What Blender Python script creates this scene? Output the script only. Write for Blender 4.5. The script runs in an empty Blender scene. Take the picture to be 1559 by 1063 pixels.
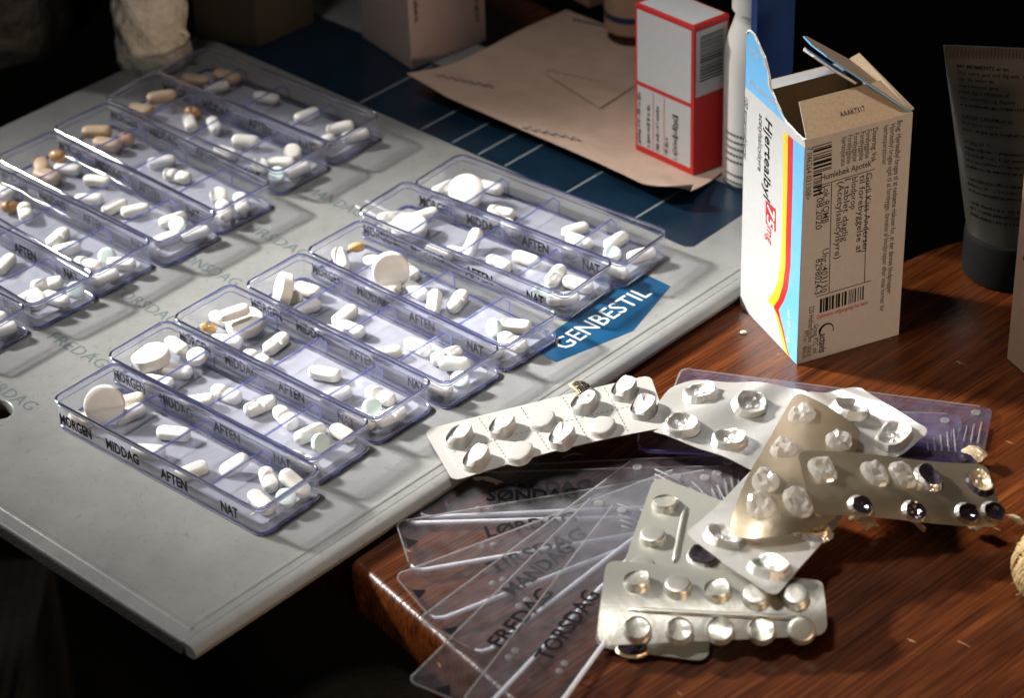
import bpy, bmesh, math, random
from mathutils import Vector, Matrix
random.seed(7)
S = 0.001                      # everything below is written in millimetres
V = Vector
sc = bpy.context.scene
C = sc.collection

# ------------------------------------------------------------------ camera
F_PX, CAM_H, PITCH, ROLL = 3908.228, 578.211, 0.592575, -0.0369358
fw = V((0, math.cos(PITCH), -math.sin(PITCH))); up0 = V((0, math.sin(PITCH), math.cos(PITCH))); rt0 = V((1, 0, 0))
CR = rt0*math.cos(ROLL) + up0*math.sin(ROLL)
CU = -rt0*math.sin(ROLL) + up0*math.cos(ROLL)
CO = V((0, 0, CAM_H))
cam = bpy.data.cameras.new('camera'); cam_o = bpy.data.objects.new('camera', cam); C.objects.link(cam_o)
cam.sensor_width = 36; cam.lens = F_PX/1559*36
cam.clip_start = 0.02; cam.clip_end = 20
m = Matrix((CR, CU, -fw)).transposed().to_4x4(); m.translation = CO*S
cam_o.matrix_world = m
cam.dof.use_dof = True; cam.dof.focus_distance = 1.0; cam.dof.aperture_fstop = 12.0
sc.camera = cam_o

def ray(px, py): return fw*F_PX + CR*(px-779.5) - CU*(py-531.5)
def G(px, py, z=0.0):          # photo pixel -> point (mm) on the level z
    d = ray(px, py); return CO + d*((z-CAM_H)/d.z)

# ------------------------------------------------------------------ light
w = bpy.data.worlds.new('World'); sc.world = w; w.use_nodes = True
w.node_tree.nodes['Background'].inputs[0].default_value = (0.9, 0.8, 0.72, 1)
w.node_tree.nodes['Background'].inputs[1].default_value = 0.012
def area(name, loc, target, power, sx, sy, col, spread=180):
    l = bpy.data.lights.new(name, 'AREA'); l.shape = 'RECTANGLE'; l.size = sx; l.size_y = sy
    l.energy = power; l.color = col; l.spread = math.radians(spread)
    o = bpy.data.objects.new(name, l); C.objects.link(o); o.location = loc
    o.rotation_euler = (V(target)-V(loc)).to_track_quat('-Z', 'Y').to_euler()
    return o
KEY_AZ = V((-0.91, 0.42, 0)).normalized(); KEY_EL = math.radians(31)
kp = V((0.005, 0.845, 0))+(KEY_AZ*math.cos(KEY_EL)+V((0, 0, math.sin(KEY_EL))))*1.7
area('window_light', kp, (0.005, 0.845, 0), 0.92, 0.16, 0.20, (1.0, 0.98, 0.945), 13)
area('ceiling_light', (-0.30, 0.70, 1.5), (0.02, 0.80, 0), 0.44, 0.20, 0.18, (1.0, 0.98, 0.97), 32)
area('room_light', (0.85, -0.35, 0.16), (0.12, 0.86, 0.03), 1.9, 0.30, 0.25, (1.0, 0.70, 0.47), 90)
sc.view_settings.view_transform = 'Standard'; sc.view_settings.look = 'None'
sc.view_settings.exposure = 0.0; sc.view_settings.gamma = 1.0
sc.render.engine = 'CYCLES'
cy = sc.cycles
cy.use_denoising = True
try: cy.denoiser = 'OPENIMAGEDENOISE'
except Exception: pass
cy.max_bounces = 24; cy.diffuse_bounces = 3; cy.glossy_bounces = 5; cy.transmission_bounces = 16
cy.transparent_max_bounces = 96; cy.caustics_reflective = False; cy.caustics_refractive = False
cy.sample_clamp_indirect = 4.0

# ------------------------------------------------------------------ materials
def mat(name):
    mt = bpy.data.materials.new(name); mt.use_nodes = True
    nt = mt.node_tree
    return mt, nt, nt.nodes['Principled BSDF'], nt.nodes['Material Output']
def N(nt, t, **kw):
    n = nt.nodes.new(t)
    for k, v in kw.items():
        if hasattr(n, k): setattr(n, k, v)
        else: n.inputs[k].default_value = v
    return n
def rgba(c): return (c[0], c[1], c[2], 1)
def ramp(nt, stops):
    r = nt.nodes.new('ShaderNodeValToRGB'); e = r.color_ramp.elements
    e[0].position, e[0].color = stops[0][0], rgba(stops[0][1]); e[1].position, e[1].color = stops[-1][0], rgba(stops[-1][1])
    for p, c in stops[1:-1]:
        x = e.new(p); x.color = rgba(c)
    return r
def simple(name, col, rough=0.5, metal=0.0, spec=0.5, noise=0.08, scale=300, bump=0.0, bscale=900, coat=0.0, dist=0.0004, sub=0.0):
    mt, nt, p, out = mat(name)
    tc = N(nt, 'ShaderNodeTexCoord')
    n1 = N(nt, 'ShaderNodeTexNoise'); n1.inputs['Scale'].default_value = scale; n1.inputs['Detail'].default_value = 4
    nt.links.new(tc.outputs['Object'], n1.inputs['Vector'])
    r = ramp(nt, [(0.3, [c*(1-noise) for c in col]), (0.7, [min(1, c*(1+noise)) for c in col])])
    nt.links.new(n1.outputs['Fac'], r.inputs[0]); nt.links.new(r.outputs[0], p.inputs['Base Color'])
    p.inputs['Roughness'].default_value = rough; p.inputs['Metallic'].default_value = metal
    p.inputs['Specular IOR Level'].default_value = spec; p.inputs['Coat Weight'].default_value = coat
    if sub:
        p.inputs['Subsurface Weight'].default_value = sub; p.inputs['Subsurface Radius'].default_value = (1, .9, .8); p.inputs['Subsurface Scale'].default_value = 0.0012
    if bump:
        n2 = N(nt, 'ShaderNodeTexNoise'); n2.inputs['Scale'].default_value = bscale; n2.inputs['Detail'].default_value = 3
        nt.links.new(tc.outputs['Object'], n2.inputs['Vector'])
        b = N(nt, 'ShaderNodeBump'); b.inputs['Strength'].default_value = bump; b.inputs['Distance'].default_value = dist
        nt.links.new(n2.outputs['Fac'], b.inputs['Height']); nt.links.new(b.outputs[0], p.inputs['Normal'])
    return mt
def clear(name, tint, rough=0.04, milk=0.0, milkcol=(0.8, 0.82, 1.0), refl=1.0, base=0.04):
    """thin clear plastic: straight-through light, a Fresnel gloss and a little milkiness"""
    mt, nt, p, out = mat(name); nt.nodes.remove(p)
    tr = N(nt, 'ShaderNodeBsdfTransparent'); tr.inputs[0].default_value = rgba(tint)
    gl = N(nt, 'ShaderNodeBsdfGlossy'); gl.inputs['Roughness'].default_value = rough; gl.inputs['Color'].default_value = (refl, refl, refl, 1)
    lw = N(nt, 'ShaderNodeLayerWeight'); lw.inputs['Blend'].default_value = 0.5      # same on both sides of the sheet
    pw = N(nt, 'ShaderNodeMath', operation='POWER'); nt.links.new(lw.outputs['Facing'], pw.inputs[0]); pw.inputs[1].default_value = 5
    fr = N(nt, 'ShaderNodeMath', operation='MULTIPLY_ADD'); nt.links.new(pw.outputs[0], fr.inputs[0]); fr.inputs[1].default_value = 0.9; fr.inputs[2].default_value = base
    mx = N(nt, 'ShaderNodeMixShader')
    nt.links.new(fr.outputs[0], mx.inputs[0]); nt.links.new(tr.outputs[0], mx.inputs[1]); nt.links.new(gl.outputs[0], mx.inputs[2])
    last = mx
    if milk:
        df = N(nt, 'ShaderNodeBsdfDiffuse'); df.inputs[0].default_value = rgba(milkcol)
        tl = N(nt, 'ShaderNodeBsdfTranslucent'); tl.inputs[0].default_value = rgba(milkcol)
        a = N(nt, 'ShaderNodeMixShader'); a.inputs[0].default_value = 0.5
        nt.links.new(df.outputs[0], a.inputs[1]); nt.links.new(tl.outputs[0], a.inputs[2])
        tc = N(nt, 'ShaderNodeTexCoord'); nz = N(nt, 'ShaderNodeTexNoise'); nz.inputs['Scale'].default_value = 160; nz.inputs['Detail'].default_value = 7
        nt.links.new(tc.outputs['Object'], nz.inputs['Vector'])
        mr = N(nt, 'ShaderNodeMapRange'); mr.inputs['From Min'].default_value = 0.35; mr.inputs['From Max'].default_value = 0.7
        mr.inputs['To Min'].default_value = milk*(0.92 if milk > 0.2 else 0.6); mr.inputs['To Max'].default_value = milk*(1.08 if milk > 0.2 else 1.4)
        nt.links.new(nz.outputs['Fac'], mr.inputs[0])
        m2 = N(nt, 'ShaderNodeMixShader'); nt.links.new(mr.outputs[0], m2.inputs[0])
        nt.links.new(mx.outputs[0], m2.inputs[1]); nt.links.new(a.outputs[0], m2.inputs[2]); last = m2
    nt.links.new(last.outputs[0], out.inputs[0])
    return mt
def glass(name, col, rough=0.03, ior=1.49, milk=0.0, milkcol=(0.6, 0.65, 1.0), through=0.7):
    """solid plastic bead: refracts, with an optional share of light scattered inside"""
    mt, nt, p, out = mat(name)
    p.inputs['Base Color'].default_value = rgba(col); p.inputs['Transmission Weight'].default_value = 1.0
    p.inputs['Roughness'].default_value = rough; p.inputs['IOR'].default_value = ior
    if milk:
        df = N(nt, 'ShaderNodeBsdfDiffuse'); df.inputs[0].default_value = rgba(milkcol)
        tl = N(nt, 'ShaderNodeBsdfTranslucent'); tl.inputs[0].default_value = rgba(milkcol)
        a = N(nt, 'ShaderNodeMixShader'); a.inputs[0].default_value = through
        nt.links.new(df.outputs[0], a.inputs[1]); nt.links.new(tl.outputs[0], a.inputs[2])
        m2 = N(nt, 'ShaderNodeMixShader'); m2.inputs[0].default_value = milk
        nt.links.new(p.outputs[0], m2.inputs[1]); nt.links.new(a.outputs[0], m2.inputs[2]); nt.links.new(m2.outputs[0], out.inputs[0])
    return mt

def wood_mat():
    mt, nt, p, out = mat('table_wood')
    tc = N(nt, 'ShaderNodeTexCoord'); mp = N(nt, 'ShaderNodeMapping')
    mp.inputs['Rotation'].default_value = (0, 0, -math.radians(42)); nt.links.new(tc.outputs['Object'], mp.inputs['Vector'])
    sq = N(nt, 'ShaderNodeVectorMath', operation='MULTIPLY'); sq.inputs[1].default_value = (16, 170, 60)
    nt.links.new(mp.outputs[0], sq.inputs[0])
    n1 = N(nt, 'ShaderNodeTexNoise'); n1.inputs['Scale'].default_value = 1.0; n1.inputs['Detail'].default_value = 6; n1.inputs['Roughness'].default_value = 0.62
    nt.links.new(sq.outputs[0], n1.inputs['Vector'])
    n1.inputs['Distortion'].default_value = 0.25
    sq2 = N(nt, 'ShaderNodeVectorMath', operation='MULTIPLY'); sq2.inputs[1].default_value = (26, 800, 300)
    nt.links.new(mp.outputs[0], sq2.inputs[0])
    n2 = N(nt, 'ShaderNodeTexNoise'); n2.inputs['Scale'].default_value = 1.0; n2.inputs['Detail'].default_value = 3
    nt.links.new(sq2.outputs[0], n2.inputs['Vector'])
    mx = N(nt, 'ShaderNodeMath', operation='MULTIPLY_ADD'); nt.links.new(n2.outputs['Fac'], mx.inputs[0]); mx.inputs[1].default_value = 0.75
    n1s = N(nt, 'ShaderNodeMath', operation='MULTIPLY'); n1s.inputs[1].default_value = 0.75; nt.links.new(n1.outputs['Fac'], n1s.inputs[0]); nt.links.new(n1s.outputs[0], mx.inputs[2])
    r = ramp(nt, [(0.50, (0.022, 0.0052, 0.0014)), (0.70, (0.058, 0.0130, 0.0026)), (0.86, (0.100, 0.0245, 0.0045)), (1.0, (0.17, 0.050, 0.0095))])
    nt.links.new(mx.outputs[0], r.inputs[0])
    # worn scratches in the varnish, across the grain
    mp3 = N(nt, 'ShaderNodeMapping'); mp3.inputs['Rotation'].default_value = (0, 0, math.radians(44)); nt.links.new(tc.outputs['Object'], mp3.inputs['Vector'])
    sq3 = N(nt, 'ShaderNodeVectorMath', operation='MULTIPLY'); sq3.inputs[1].default_value = (70, 420, 100); nt.links.new(mp3.outputs[0], sq3.inputs[0])
    n3 = N(nt, 'ShaderNodeTexNoise'); n3.inputs['Scale'].default_value = 1.0; n3.inputs['Detail'].default_value = 2; nt.links.new(sq3.outputs[0], n3.inputs['Vector'])
    th = N(nt, 'ShaderNodeMapRange'); th.inputs['From Min'].default_value = 0.74; th.inputs['From Max'].default_value = 0.80; nt.links.new(n3.outputs['Fac'], th.inputs[0])
    mc = N(nt, 'ShaderNodeMixRGB'); mc.inputs['Color2'].default_value = (0.55, 0.32, 0.16, 1)
    nt.links.new(th.outputs[0], mc.inputs['Fac']); nt.links.new(r.outputs[0], mc.inputs['Color1']); nt.links.new(mc.outputs[0], p.inputs['Base Color'])
    rr = N(nt, 'ShaderNodeMapRange'); rr.inputs['To Min'].default_value = 0.20; rr.inputs['To Max'].default_value = 0.36; nt.links.new(n2.outputs['Fac'], rr.inputs[0])
    nt.links.new(rr.outputs[0], p.inputs['Roughness'])
    b = N(nt, 'ShaderNodeBump'); b.inputs['Strength'].default_value = 0.4; b.inputs['Distance'].default_value = 0.0004
    nt.links.new(mx.outputs[0], b.inputs['Height']); nt.links.new(b.outputs[0], p.inputs['Normal'])
    return mt
def board_mat():
    mt, nt, p, out = mat('board_plastic')
    tc = N(nt, 'ShaderNodeTexCoord')
    n1 = N(nt, 'ShaderNodeTexNoise'); n1.inputs['Scale'].default_value = 34; n1.inputs['Detail'].default_value = 9; n1.inputs['Roughness'].default_value = 0.72
    nt.links.new(tc.outputs['Object'], n1.inputs['Vector'])
    r = ramp(nt, [(0.30, (0.200, 0.200, 0.190)), (0.5, (0.236, 0.236, 0.224)), (0.74, (0.272, 0.272, 0.258))])
    nt.links.new(n1.outputs['Fac'], r.inputs[0])
    # grey scuffs and hairline scratches
    n2 = N(nt, 'ShaderNodeTexNoise'); n2.inputs['Scale'].default_value = 110; n2.inputs['Detail'].default_value = 6; n2.inputs['Distortion'].default_value = 4.0
    nt.links.new(tc.outputs['Object'], n2.inputs['Vector'])
    th = N(nt, 'ShaderNodeMapRange'); th.inputs['From Min'].default_value = 0.60; th.inputs['From Max'].default_value = 0.72; th.inputs['To Max'].default_value = 0.62
    nt.links.new(n2.outputs['Fac'], th.inputs[0])
    mc = N(nt, 'ShaderNodeMixRGB'); mc.inputs['Color2'].default_value = (0.16, 0.16, 0.155, 1)
    nt.links.new(th.outputs[0], mc.inputs['Fac']); nt.links.new(r.outputs[0], mc.inputs['Color1']); nt.links.new(mc.outputs[0], p.inputs['Base Color'])
    n3 = N(nt, 'ShaderNodeTexNoise'); n3.inputs['Scale'].default_value = 60; n3.inputs['Detail'].default_value = 6; nt.links.new(tc.outputs['Object'], n3.inputs['Vector'])
    rr = N(nt, 'ShaderNodeMapRange'); rr.inputs['To Min'].default_value = 0.16; rr.inputs['To Max'].default_value = 0.30; nt.links.new(n3.outputs['Fac'], rr.inputs[0])
    nt.links.new(rr.outputs[0], p.inputs['Roughness'])
    b = N(nt, 'ShaderNodeBump'); b.inputs['Strength'].default_value = 0.25; b.inputs['Distance'].default_value = 0.0005
    nt.links.new(n1.outputs['Fac'], b.inputs['Height']); nt.links.new(b.outputs[0], p.inputs['Normal'])
    return mt
def foil(name, col, rough, metal, weave=0.35, pitch=350):
    """blister pack sheet: fine embossed weave over satin foil"""
    mt, nt, p, out = mat(name)
    p.inputs['Base Color'].default_value = rgba(col); p.inputs['Metallic'].default_value = metal; p.inputs['Roughness'].default_value = rough
    uv = N(nt, 'ShaderNodeUVMap')
    a = N(nt, 'ShaderNodeTexWave', bands_direction='X'); a.inputs['Scale'].default_value = pitch; nt.links.new(uv.outputs[0], a.inputs['Vector'])
    c = N(nt, 'ShaderNodeTexWave', bands_direction='Y'); c.inputs['Scale'].default_value = pitch; nt.links.new(uv.outputs[0], c.inputs['Vector'])
    ad = N(nt, 'ShaderNodeMath', operation='ADD'); nt.links.new(a.outputs['Fac'], ad.inputs[0]); nt.links.new(c.outputs['Fac'], ad.inputs[1])
    tc = N(nt, 'ShaderNodeTexCoord'); nz = N(nt, 'ShaderNodeTexNoise'); nz.inputs['Scale'].default_value = 140; nz.inputs['Detail'].default_value = 3
    nt.links.new(tc.outputs['Object'], nz.inputs['Vector'])
    b0 = N(nt, 'ShaderNodeBump'); b0.inputs['Strength'].default_value = 0.35; b0.inputs['Distance'].default_value = 0.0006; nt.links.new(nz.outputs['Fac'], b0.inputs['Height'])
    b = N(nt, 'ShaderNodeBump'); b.inputs['Strength'].default_value = weave; b.inputs['Distance'].default_value = 0.00003
    nt.links.new(ad.outputs[0], b.inputs['Height']); nt.links.new(b0.outputs[0], b.inputs['Normal']); nt.links.new(b.outputs[0], p.inputs['Normal'])
    return mt

M = dict(
    wood=wood_mat(), board=board_mat(),
    wall=clear('clear_plastic', (0.962, 0.965, 0.984), 0.03, milk=0.024, milkcol=(0.80, 0.82, 1.0)),
    floorp=clear('frosted_plastic', (0.965, 0.967, 0.985), 0.12, milk=0.33, milkcol=(0.88, 0.885, 0.97)),
    rim=glass('plastic_bead', (0.58, 0.62, 1.0), 0.03, milk=0.13, milkcol=(0.46, 0.50, 1.0)),
    edge=glass('plastic_edge', (0.28, 0.32, 0.90), 0.05, milk=0.22, milkcol=(0.30, 0.35, 1.0)),
    lid=clear('lid_plastic', (0.97, 0.97, 0.98), 0.05, milk=0.045, milkcol=(0.8, 0.8, 0.85)),  # milk stands in for the veil of window light reflected off the lids
    lidedge=glass('lid_edge', (0.75, 0.78, 1.0), 0.10, milk=0.95, milkcol=(0.95, 0.96, 1.0), through=0.35),  # clear near edge coloured white to imitate light piped through the plate
    lidthin=glass('lid_thin_edge', (0.9, 0.9, 0.95), 0.08, milk=0.35, milkcol=(0.9, 0.88, 0.86)),
    purple=clear('violet_plastic', (0.90, 0.89, 0.97), 0.05, milk=0.07, milkcol=(0.66, 0.62, 0.85)),
    purpedge=glass('violet_edge', (0.45, 0.4, 0.95), 0.08, milk=0.4, milkcol=(0.42, 0.40, 0.95)),
    pill=simple('pill_white', (0.82, 0.80, 0.75), 0.42, noise=0.03, bump=0.12, bscale=1500, dist=0.0002, sub=0.12),
    pillc=simple('pill_cream', (0.74, 0.66, 0.55), 0.5, noise=0.05, bump=0.12, bscale=1500, dist=0.0002, sub=0.1),
    pillt=simple('pill_tan', (0.50, 0.37, 0.25), 0.5, noise=0.1, bump=0.12, bscale=1200, dist=0.0002),
    pillg=simple('pill_green', (0.66, 0.78, 0.75), 0.45, noise=0.03, bump=0.1, bscale=1500, dist=0.0002, sub=0.1),
    gel=simple('gel_amber', (0.60, 0.38, 0.14), 0.25, noise=0.05, coat=0.4),
    gelo=simple('gel_orange', (0.45, 0.25, 0.11), 0.35, noise=0.05, coat=0.3),
    ink=simple('ink_black', (0.008, 0.008, 0.009), 0.8, noise=0.0, spec=0.1),
    inkd=simple('ink_brown', (0.035, 0.030, 0.028), 0.6, noise=0.0),
    inkg=simple('ink_grey', (0.085, 0.115, 0.115), 0.7, noise=0.15, scale=800),
    inkr=simple('ink_red', (0.50, 0.02, 0.02), 0.5, noise=0.0),
    rule=simple('print_rule', (0.19, 0.21, 0.22), 0.5, noise=0.1),
    white=simple('print_white', (0.80, 0.80, 0.80), 0.5, noise=0.02),
    blueshade=simple('print_blue_shaded', (0.0025, 0.015, 0.032), 0.35, noise=0.25, scale=60),  # same blue print with the bag's shadow mixed into the colour
    bluep=simple('print_blue', (0.005, 0.055, 0.125), 0.35, noise=0.25, scale=60),
    yellow=simple('print_yellow', (0.80, 0.52, 0.02), 0.4, noise=0.03),
    red=simple('print_red', (0.52, 0.014, 0.012), 0.4, noise=0.04),
    sky=simple('print_lightblue', (0.14, 0.42, 0.72), 0.4, noise=0.04),
    carton=simple('carton_white', (0.50, 0.495, 0.485), 0.42, noise=0.03, bump=0.1, bscale=500),
    board_in=simple('carton_raw', (0.50, 0.37, 0.24), 0.8, noise=0.1, scale=900, bump=0.2, bscale=1200),
    torn=simple('torn_fibre', (0.78, 0.74, 0.66), 0.9, noise=0.1, bump=0.8, bscale=2500, dist=0.0008),
    pinkc=simple('carton_pink', (0.50, 0.40, 0.37), 0.6, noise=0.03),
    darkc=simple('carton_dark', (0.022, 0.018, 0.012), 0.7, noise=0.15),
    navy=simple('carton_navy', (0.008, 0.035, 0.14), 0.3, noise=0.15, scale=100),
    bag=simple('paper_bag', (0.50, 0.355, 0.265), 0.75, noise=0.07, scale=90, bump=0.35, bscale=70, dist=0.003),
    baglogo=simple('bag_print', (0.22, 0.20, 0.185), 0.8, noise=0.1),
    bottle=simple('bottle_white', (0.74, 0.71, 0.66), 0.3, noise=0.02),
    black=simple('black_bag', (0.003, 0.003, 0.003), 0.6, noise=0.3, bump=0.5, bscale=40, dist=0.01),
    gauze=simple('gauze', (0.62, 0.60, 0.53), 0.85, noise=0.12, scale=250, bump=0.9, bscale=300, dist=0.002),
    tube=simple('tube_grey', (0.045, 0.042, 0.034), 0.45, noise=0.15, scale=80),
    tubek=simple('tube_cap', (0.004, 0.004, 0.004), 0.7, noise=0.1, spec=0.2),
    peachc=simple('carton_peach', (0.52, 0.36, 0.25), 0.6, noise=0.04),
    peach=simple('peach_paper', (0.62, 0.36, 0.21), 0.8, noise=0.1),
    twine=simple('twine', (0.52, 0.36, 0.17), 0.85, noise=0.3, scale=900, bump=0.5, bscale=2500, dist=0.0004),
    fabric=simple('chair_fabric', (0.075, 0.075, 0.073), 0.9, noise=0.2, scale=200, bump=0.7, bscale=600, dist=0.002),
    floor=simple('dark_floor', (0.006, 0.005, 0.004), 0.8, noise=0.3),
    bwhite=foil('blister_white', (0.37, 0.352, 0.326), 0.42, 0.0, 0.1),
    bfoil=foil('blister_foil', (0.80, 0.775, 0.715), 0.27, 0.68, 0.5),
    btan=foil('blister_back', (0.52, 0.42, 0.29), 0.33, 0.86, 0.35, 420),
    bolive=foil('blister_satin', (0.62, 0.60, 0.52), 0.34, 0.7, 0.15),
    torn_foil=simple('torn_foil', (0.85, 0.83, 0.80), 0.16, metal=0.75, noise=0.1, bump=0.6, bscale=500, dist=0.001),
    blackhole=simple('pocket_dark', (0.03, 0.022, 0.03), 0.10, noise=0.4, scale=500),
    pvc=clear('clear_bubble', (0.92, 0.91, 0.89), 0.09, milk=0.30, milkcol=(0.92, 0.90, 0.86), base=0.16),
    gold=simple('foil_gold', (0.72, 0.56, 0.36), 0.35, metal=0.6, noise=0.15, scale=500, bump=0.6, bscale=500, dist=0.001),
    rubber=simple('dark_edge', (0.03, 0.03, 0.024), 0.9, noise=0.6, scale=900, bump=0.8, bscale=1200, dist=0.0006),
    crumb=simple('crumb', (0.75, 0.66, 0.45), 0.8, noise=0.1),
)

# ------------------------------------------------------------------ helpers
def new(name, me, parent=None):
    o = bpy.data.objects.new(name, me); C.objects.link(o)
    if parent is not None: o.parent = parent
    return o
def tag(o, label=None, cat=None, group=None, kind=None):
    if label: o['label'] = label
    if cat: o['category'] = cat
    if group: o['group'] = group
    if kind: o['kind'] = kind
    return o
def thing(name, label, cat, loc=(0, 0, 0), rz=0.0, group=None):
    o = new(name, None); o.location = V(loc)*S; o.rotation_euler = (0, 0, rz); o.empty_display_size = 0.01
    return tag(o, label, cat, group)
def mesh(verts, faces, mats, smooth=False, fm=None, uv=None):
    me = bpy.data.meshes.new('mesh'); me.from_pydata([tuple(v) for v in verts], [], faces)
    for k in (mats if isinstance(mats, (list, tuple)) else [mats]): me.materials.append(M[k])
    if fm: me.polygons.foreach_set('material_index', fm)
    if smooth: me.polygons.foreach_set('use_smooth', [True]*len(me.polygons))
    if uv:
        l = me.uv_layers.new(name='UVMap')
        for lp in me.loops: l.data[lp.index].uv = uv[lp.vertex_index]
    me.update(); return me
class MB:
    """collects shapes (mm) for one mesh"""
    def __init__(s): s.v = []; s.f = []; s.fm = []
    def add(s, vs, fs, mi=0):
        o = len(s.v); s.v += [V(x) for x in vs]; s.f += [tuple(i+o for i in q) for q in fs]; s.fm += [mi]*len(fs); return s
    def box(s, x0, x1, y0, y1, z0, z1, mi=0):
        return s.add([(x0,y0,z0),(x1,y0,z0),(x1,y1,z0),(x0,y1,z0),(x0,y0,z1),(x1,y0,z1),(x1,y1,z1),(x0,y1,z1)],
                     [(0,3,2,1),(4,5,6,7),(0,1,5,4),(1,2,6,5),(2,3,7,6),(3,0,4,7)], mi)
    def prism(s, poly, off, mi=0):
        n = len(poly); poly = [V(p) for p in poly]; off = V(off)
        return s.add(poly+[p+off for p in poly], [tuple(range(n-1,-1,-1)), tuple(range(n,2*n))]+[(i,(i+1)%n,n+(i+1)%n,n+i) for i in range(n)], mi)
    def tube(s, pts, r, k=8, closed=False, mi=0):
        pts = [V(p) for p in pts]; n = len(pts); vs = []; prev = None
        for i, p in enumerate(pts):
            a = pts[(i-1) % n] if (closed or i > 0) else p; b = pts[(i+1) % n] if (closed or i < n-1) else p
            t = (b-a).normalized(); u = V((0,0,1)).cross(t)
            if u.length < 0.05: u = V((1,0,0)).cross(t)
            u.normalize(); w_ = t.cross(u); rr = r[i] if isinstance(r, (list, tuple)) else r
            vs += [p+(u*math.cos(2*math.pi*j/k)+w_*math.sin(2*math.pi*j/k))*rr for j in range(k)]
        fs = [(i*k+j, i*k+(j+1)%k, ((i+1)%n)*k+(j+1)%k, ((i+1)%n)*k+j) for i in range(n if closed else n-1) for j in range(k)]
        if not closed: fs += [tuple(range(k-1,-1,-1)), tuple(range((n-1)*k, n*k))]
        return s.add(vs, fs, mi)
    def loops(s, loops, cap0=True, cap1=True, mi=0, close=False):
        k = len(loops[0]); vs = [p for l in loops for p in l]; n = len(loops)
        fs = [(i*k+j, i*k+(j+1)%k, (i+1)%n*k+(j+1)%k, (i+1)%n*k+j) for i in range(n if close else n-1) for j in range(k)]
        if cap0 and not close: fs.append(tuple(range(k-1,-1,-1)))
        if cap1 and not close: fs.append(tuple(range((n-1)*k, n*k)))
        return s.add(vs, fs, mi)
    def data(s, mats, smooth=False, base=(0,0,0)):
        b = V(base); return mesh([(v-b)*S for v in s.v], s.f, mats, smooth, s.fm)
    def build(s, name, mats, parent=None, smooth=False, base=None):
        if base is None: base = parent.location/S if parent is not None else (0,0,0)
        return new(name, s.data(mats, smooth, base), parent)
def smooth_by_angle(o, deg=40):
    me = o.data; bm = bmesh.new(); bm.from_mesh(me)
    for f in bm.faces: f.smooth = True
    for e in bm.edges:
        if len(e.link_faces) == 2 and e.calc_face_angle(0) > math.radians(deg): e.smooth = False
    bm.to_mesh(me); bm.free(); return o
def rrect(L, W, r, z, n=5):
    out = []
    for cx, cy_, a0 in ((L/2-r, W/2-r, 0), (-L/2+r, W/2-r, 90), (-L/2+r, -W/2+r, 180), (L/2-r, -W/2+r, 270)):
        for i in range(n+1):
            a = math.radians(a0+90*i/n); out.append(V((cx+r*math.cos(a), cy_+r*math.sin(a), z)))
    return out

_tc = {}
def glyphs(text, shear=0.0, bold=0.0, sp=1.0):
    key = (text, shear, bold, sp)
    if key not in _tc:
        cu = bpy.data.curves.new('t', 'FONT'); cu.body = text; cu.size = 1; cu.resolution_u = 2; cu.shear = shear; cu.offset = bold; cu.space_character = sp
        o = bpy.data.objects.new('t', cu); C.objects.link(o)
        me = bpy.data.meshes.new_from_object(o.evaluated_get(bpy.context.evaluated_depsgraph_get()))
        vs = [(v.co.x, v.co.y) for v in me.vertices]; fs = [tuple(p.vertices) for p in me.polygons]
        bpy.data.objects.remove(o); bpy.data.curves.remove(cu); bpy.data.meshes.remove(me)
        x0 = min(v[0] for v in vs); x1 = max(v[0] for v in vs)
        _tc[key] = ([(x-x0, y) for x, y in vs], fs, x1-x0)
    return _tc[key]
def letter(mb, text, O, X, Y, width=None, cap=None, mi=0, **kw):
    """flat lettering: baseline starts at O, runs along X, letters stand along Y (mm)"""
    vs, fs, w0 = glyphs(text, **kw); X = V(X).normalized(); Y = V(Y).normalized(); O = V(O)
    sx = (width/w0) if width else cap/0.69
    sy = (cap/0.69) if cap else sx
    return mb.add([O+X*(x*sx)+Y*(y*sy) for x, y in vs], fs, mi)

def fine_print(mb, O, X, Y, width, cap, seed=0):
    """a line of print too small and blurred to read: uneven strokes"""
    rnd = random.Random(seed); X = V(X).normalized(); Y = V(Y).normalized(); O = V(O); x = 0.0
    while x < width:
        w_ = cap*rnd.choice([.18, .3, .45]); h0 = cap*rnd.choice([0, 0, 0, -.25]); h1 = cap*rnd.choice([.7, .7, 1.0])
        mb.add([O+X*x+Y*h0, O+X*(x+w_)+Y*h0, O+X*(x+w_)+Y*h1, O+X*x+Y*h1], [(0, 1, 2, 3)]); x += w_+cap*rnd.choice([.15, .15, .2, .6])
    return mb

# ------------------------------------------------------------------ the setting: floor and table
TZ = -7.0
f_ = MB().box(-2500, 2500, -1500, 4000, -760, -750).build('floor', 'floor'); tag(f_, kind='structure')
def edge_round(pts, r, n=6):
    out = []; N_ = len(pts)
    for i, p in enumerate(pts):
        p = V(p); a = V(pts[i-1]); b = V(pts[(i+1) % N_]); u = (a-p).normalized(); v = (b-p).normalized()
        rr = r[i] if isinstance(r, (list, tuple)) else r
        s_, e_ = p+u*rr, p+v*rr
        for k in range(n+1):
            t = k/n; out.append(s_*(1-t)**2+p*(2*t*(1-t))+e_*t*t)
    return out
tab = [(-64, 737), (0, 648), (160, 430), (900, 430), (900, 944), (216, 944), (183, 933), (136, 903), (110, 925), (30, 1170), (-40, 1250), (-290, 1010), (-150, 800)]
pl = edge_round([(x, y, 0) for x, y in tab], [16, 4, 4, 20, 20, 8, 6, 6, 4, 20, 20, 20, 20])
def shrink(pl, d):
    c = V((250, 1000, 0)); return [p+(c-p).normalized()*d for p in pl]
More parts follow.
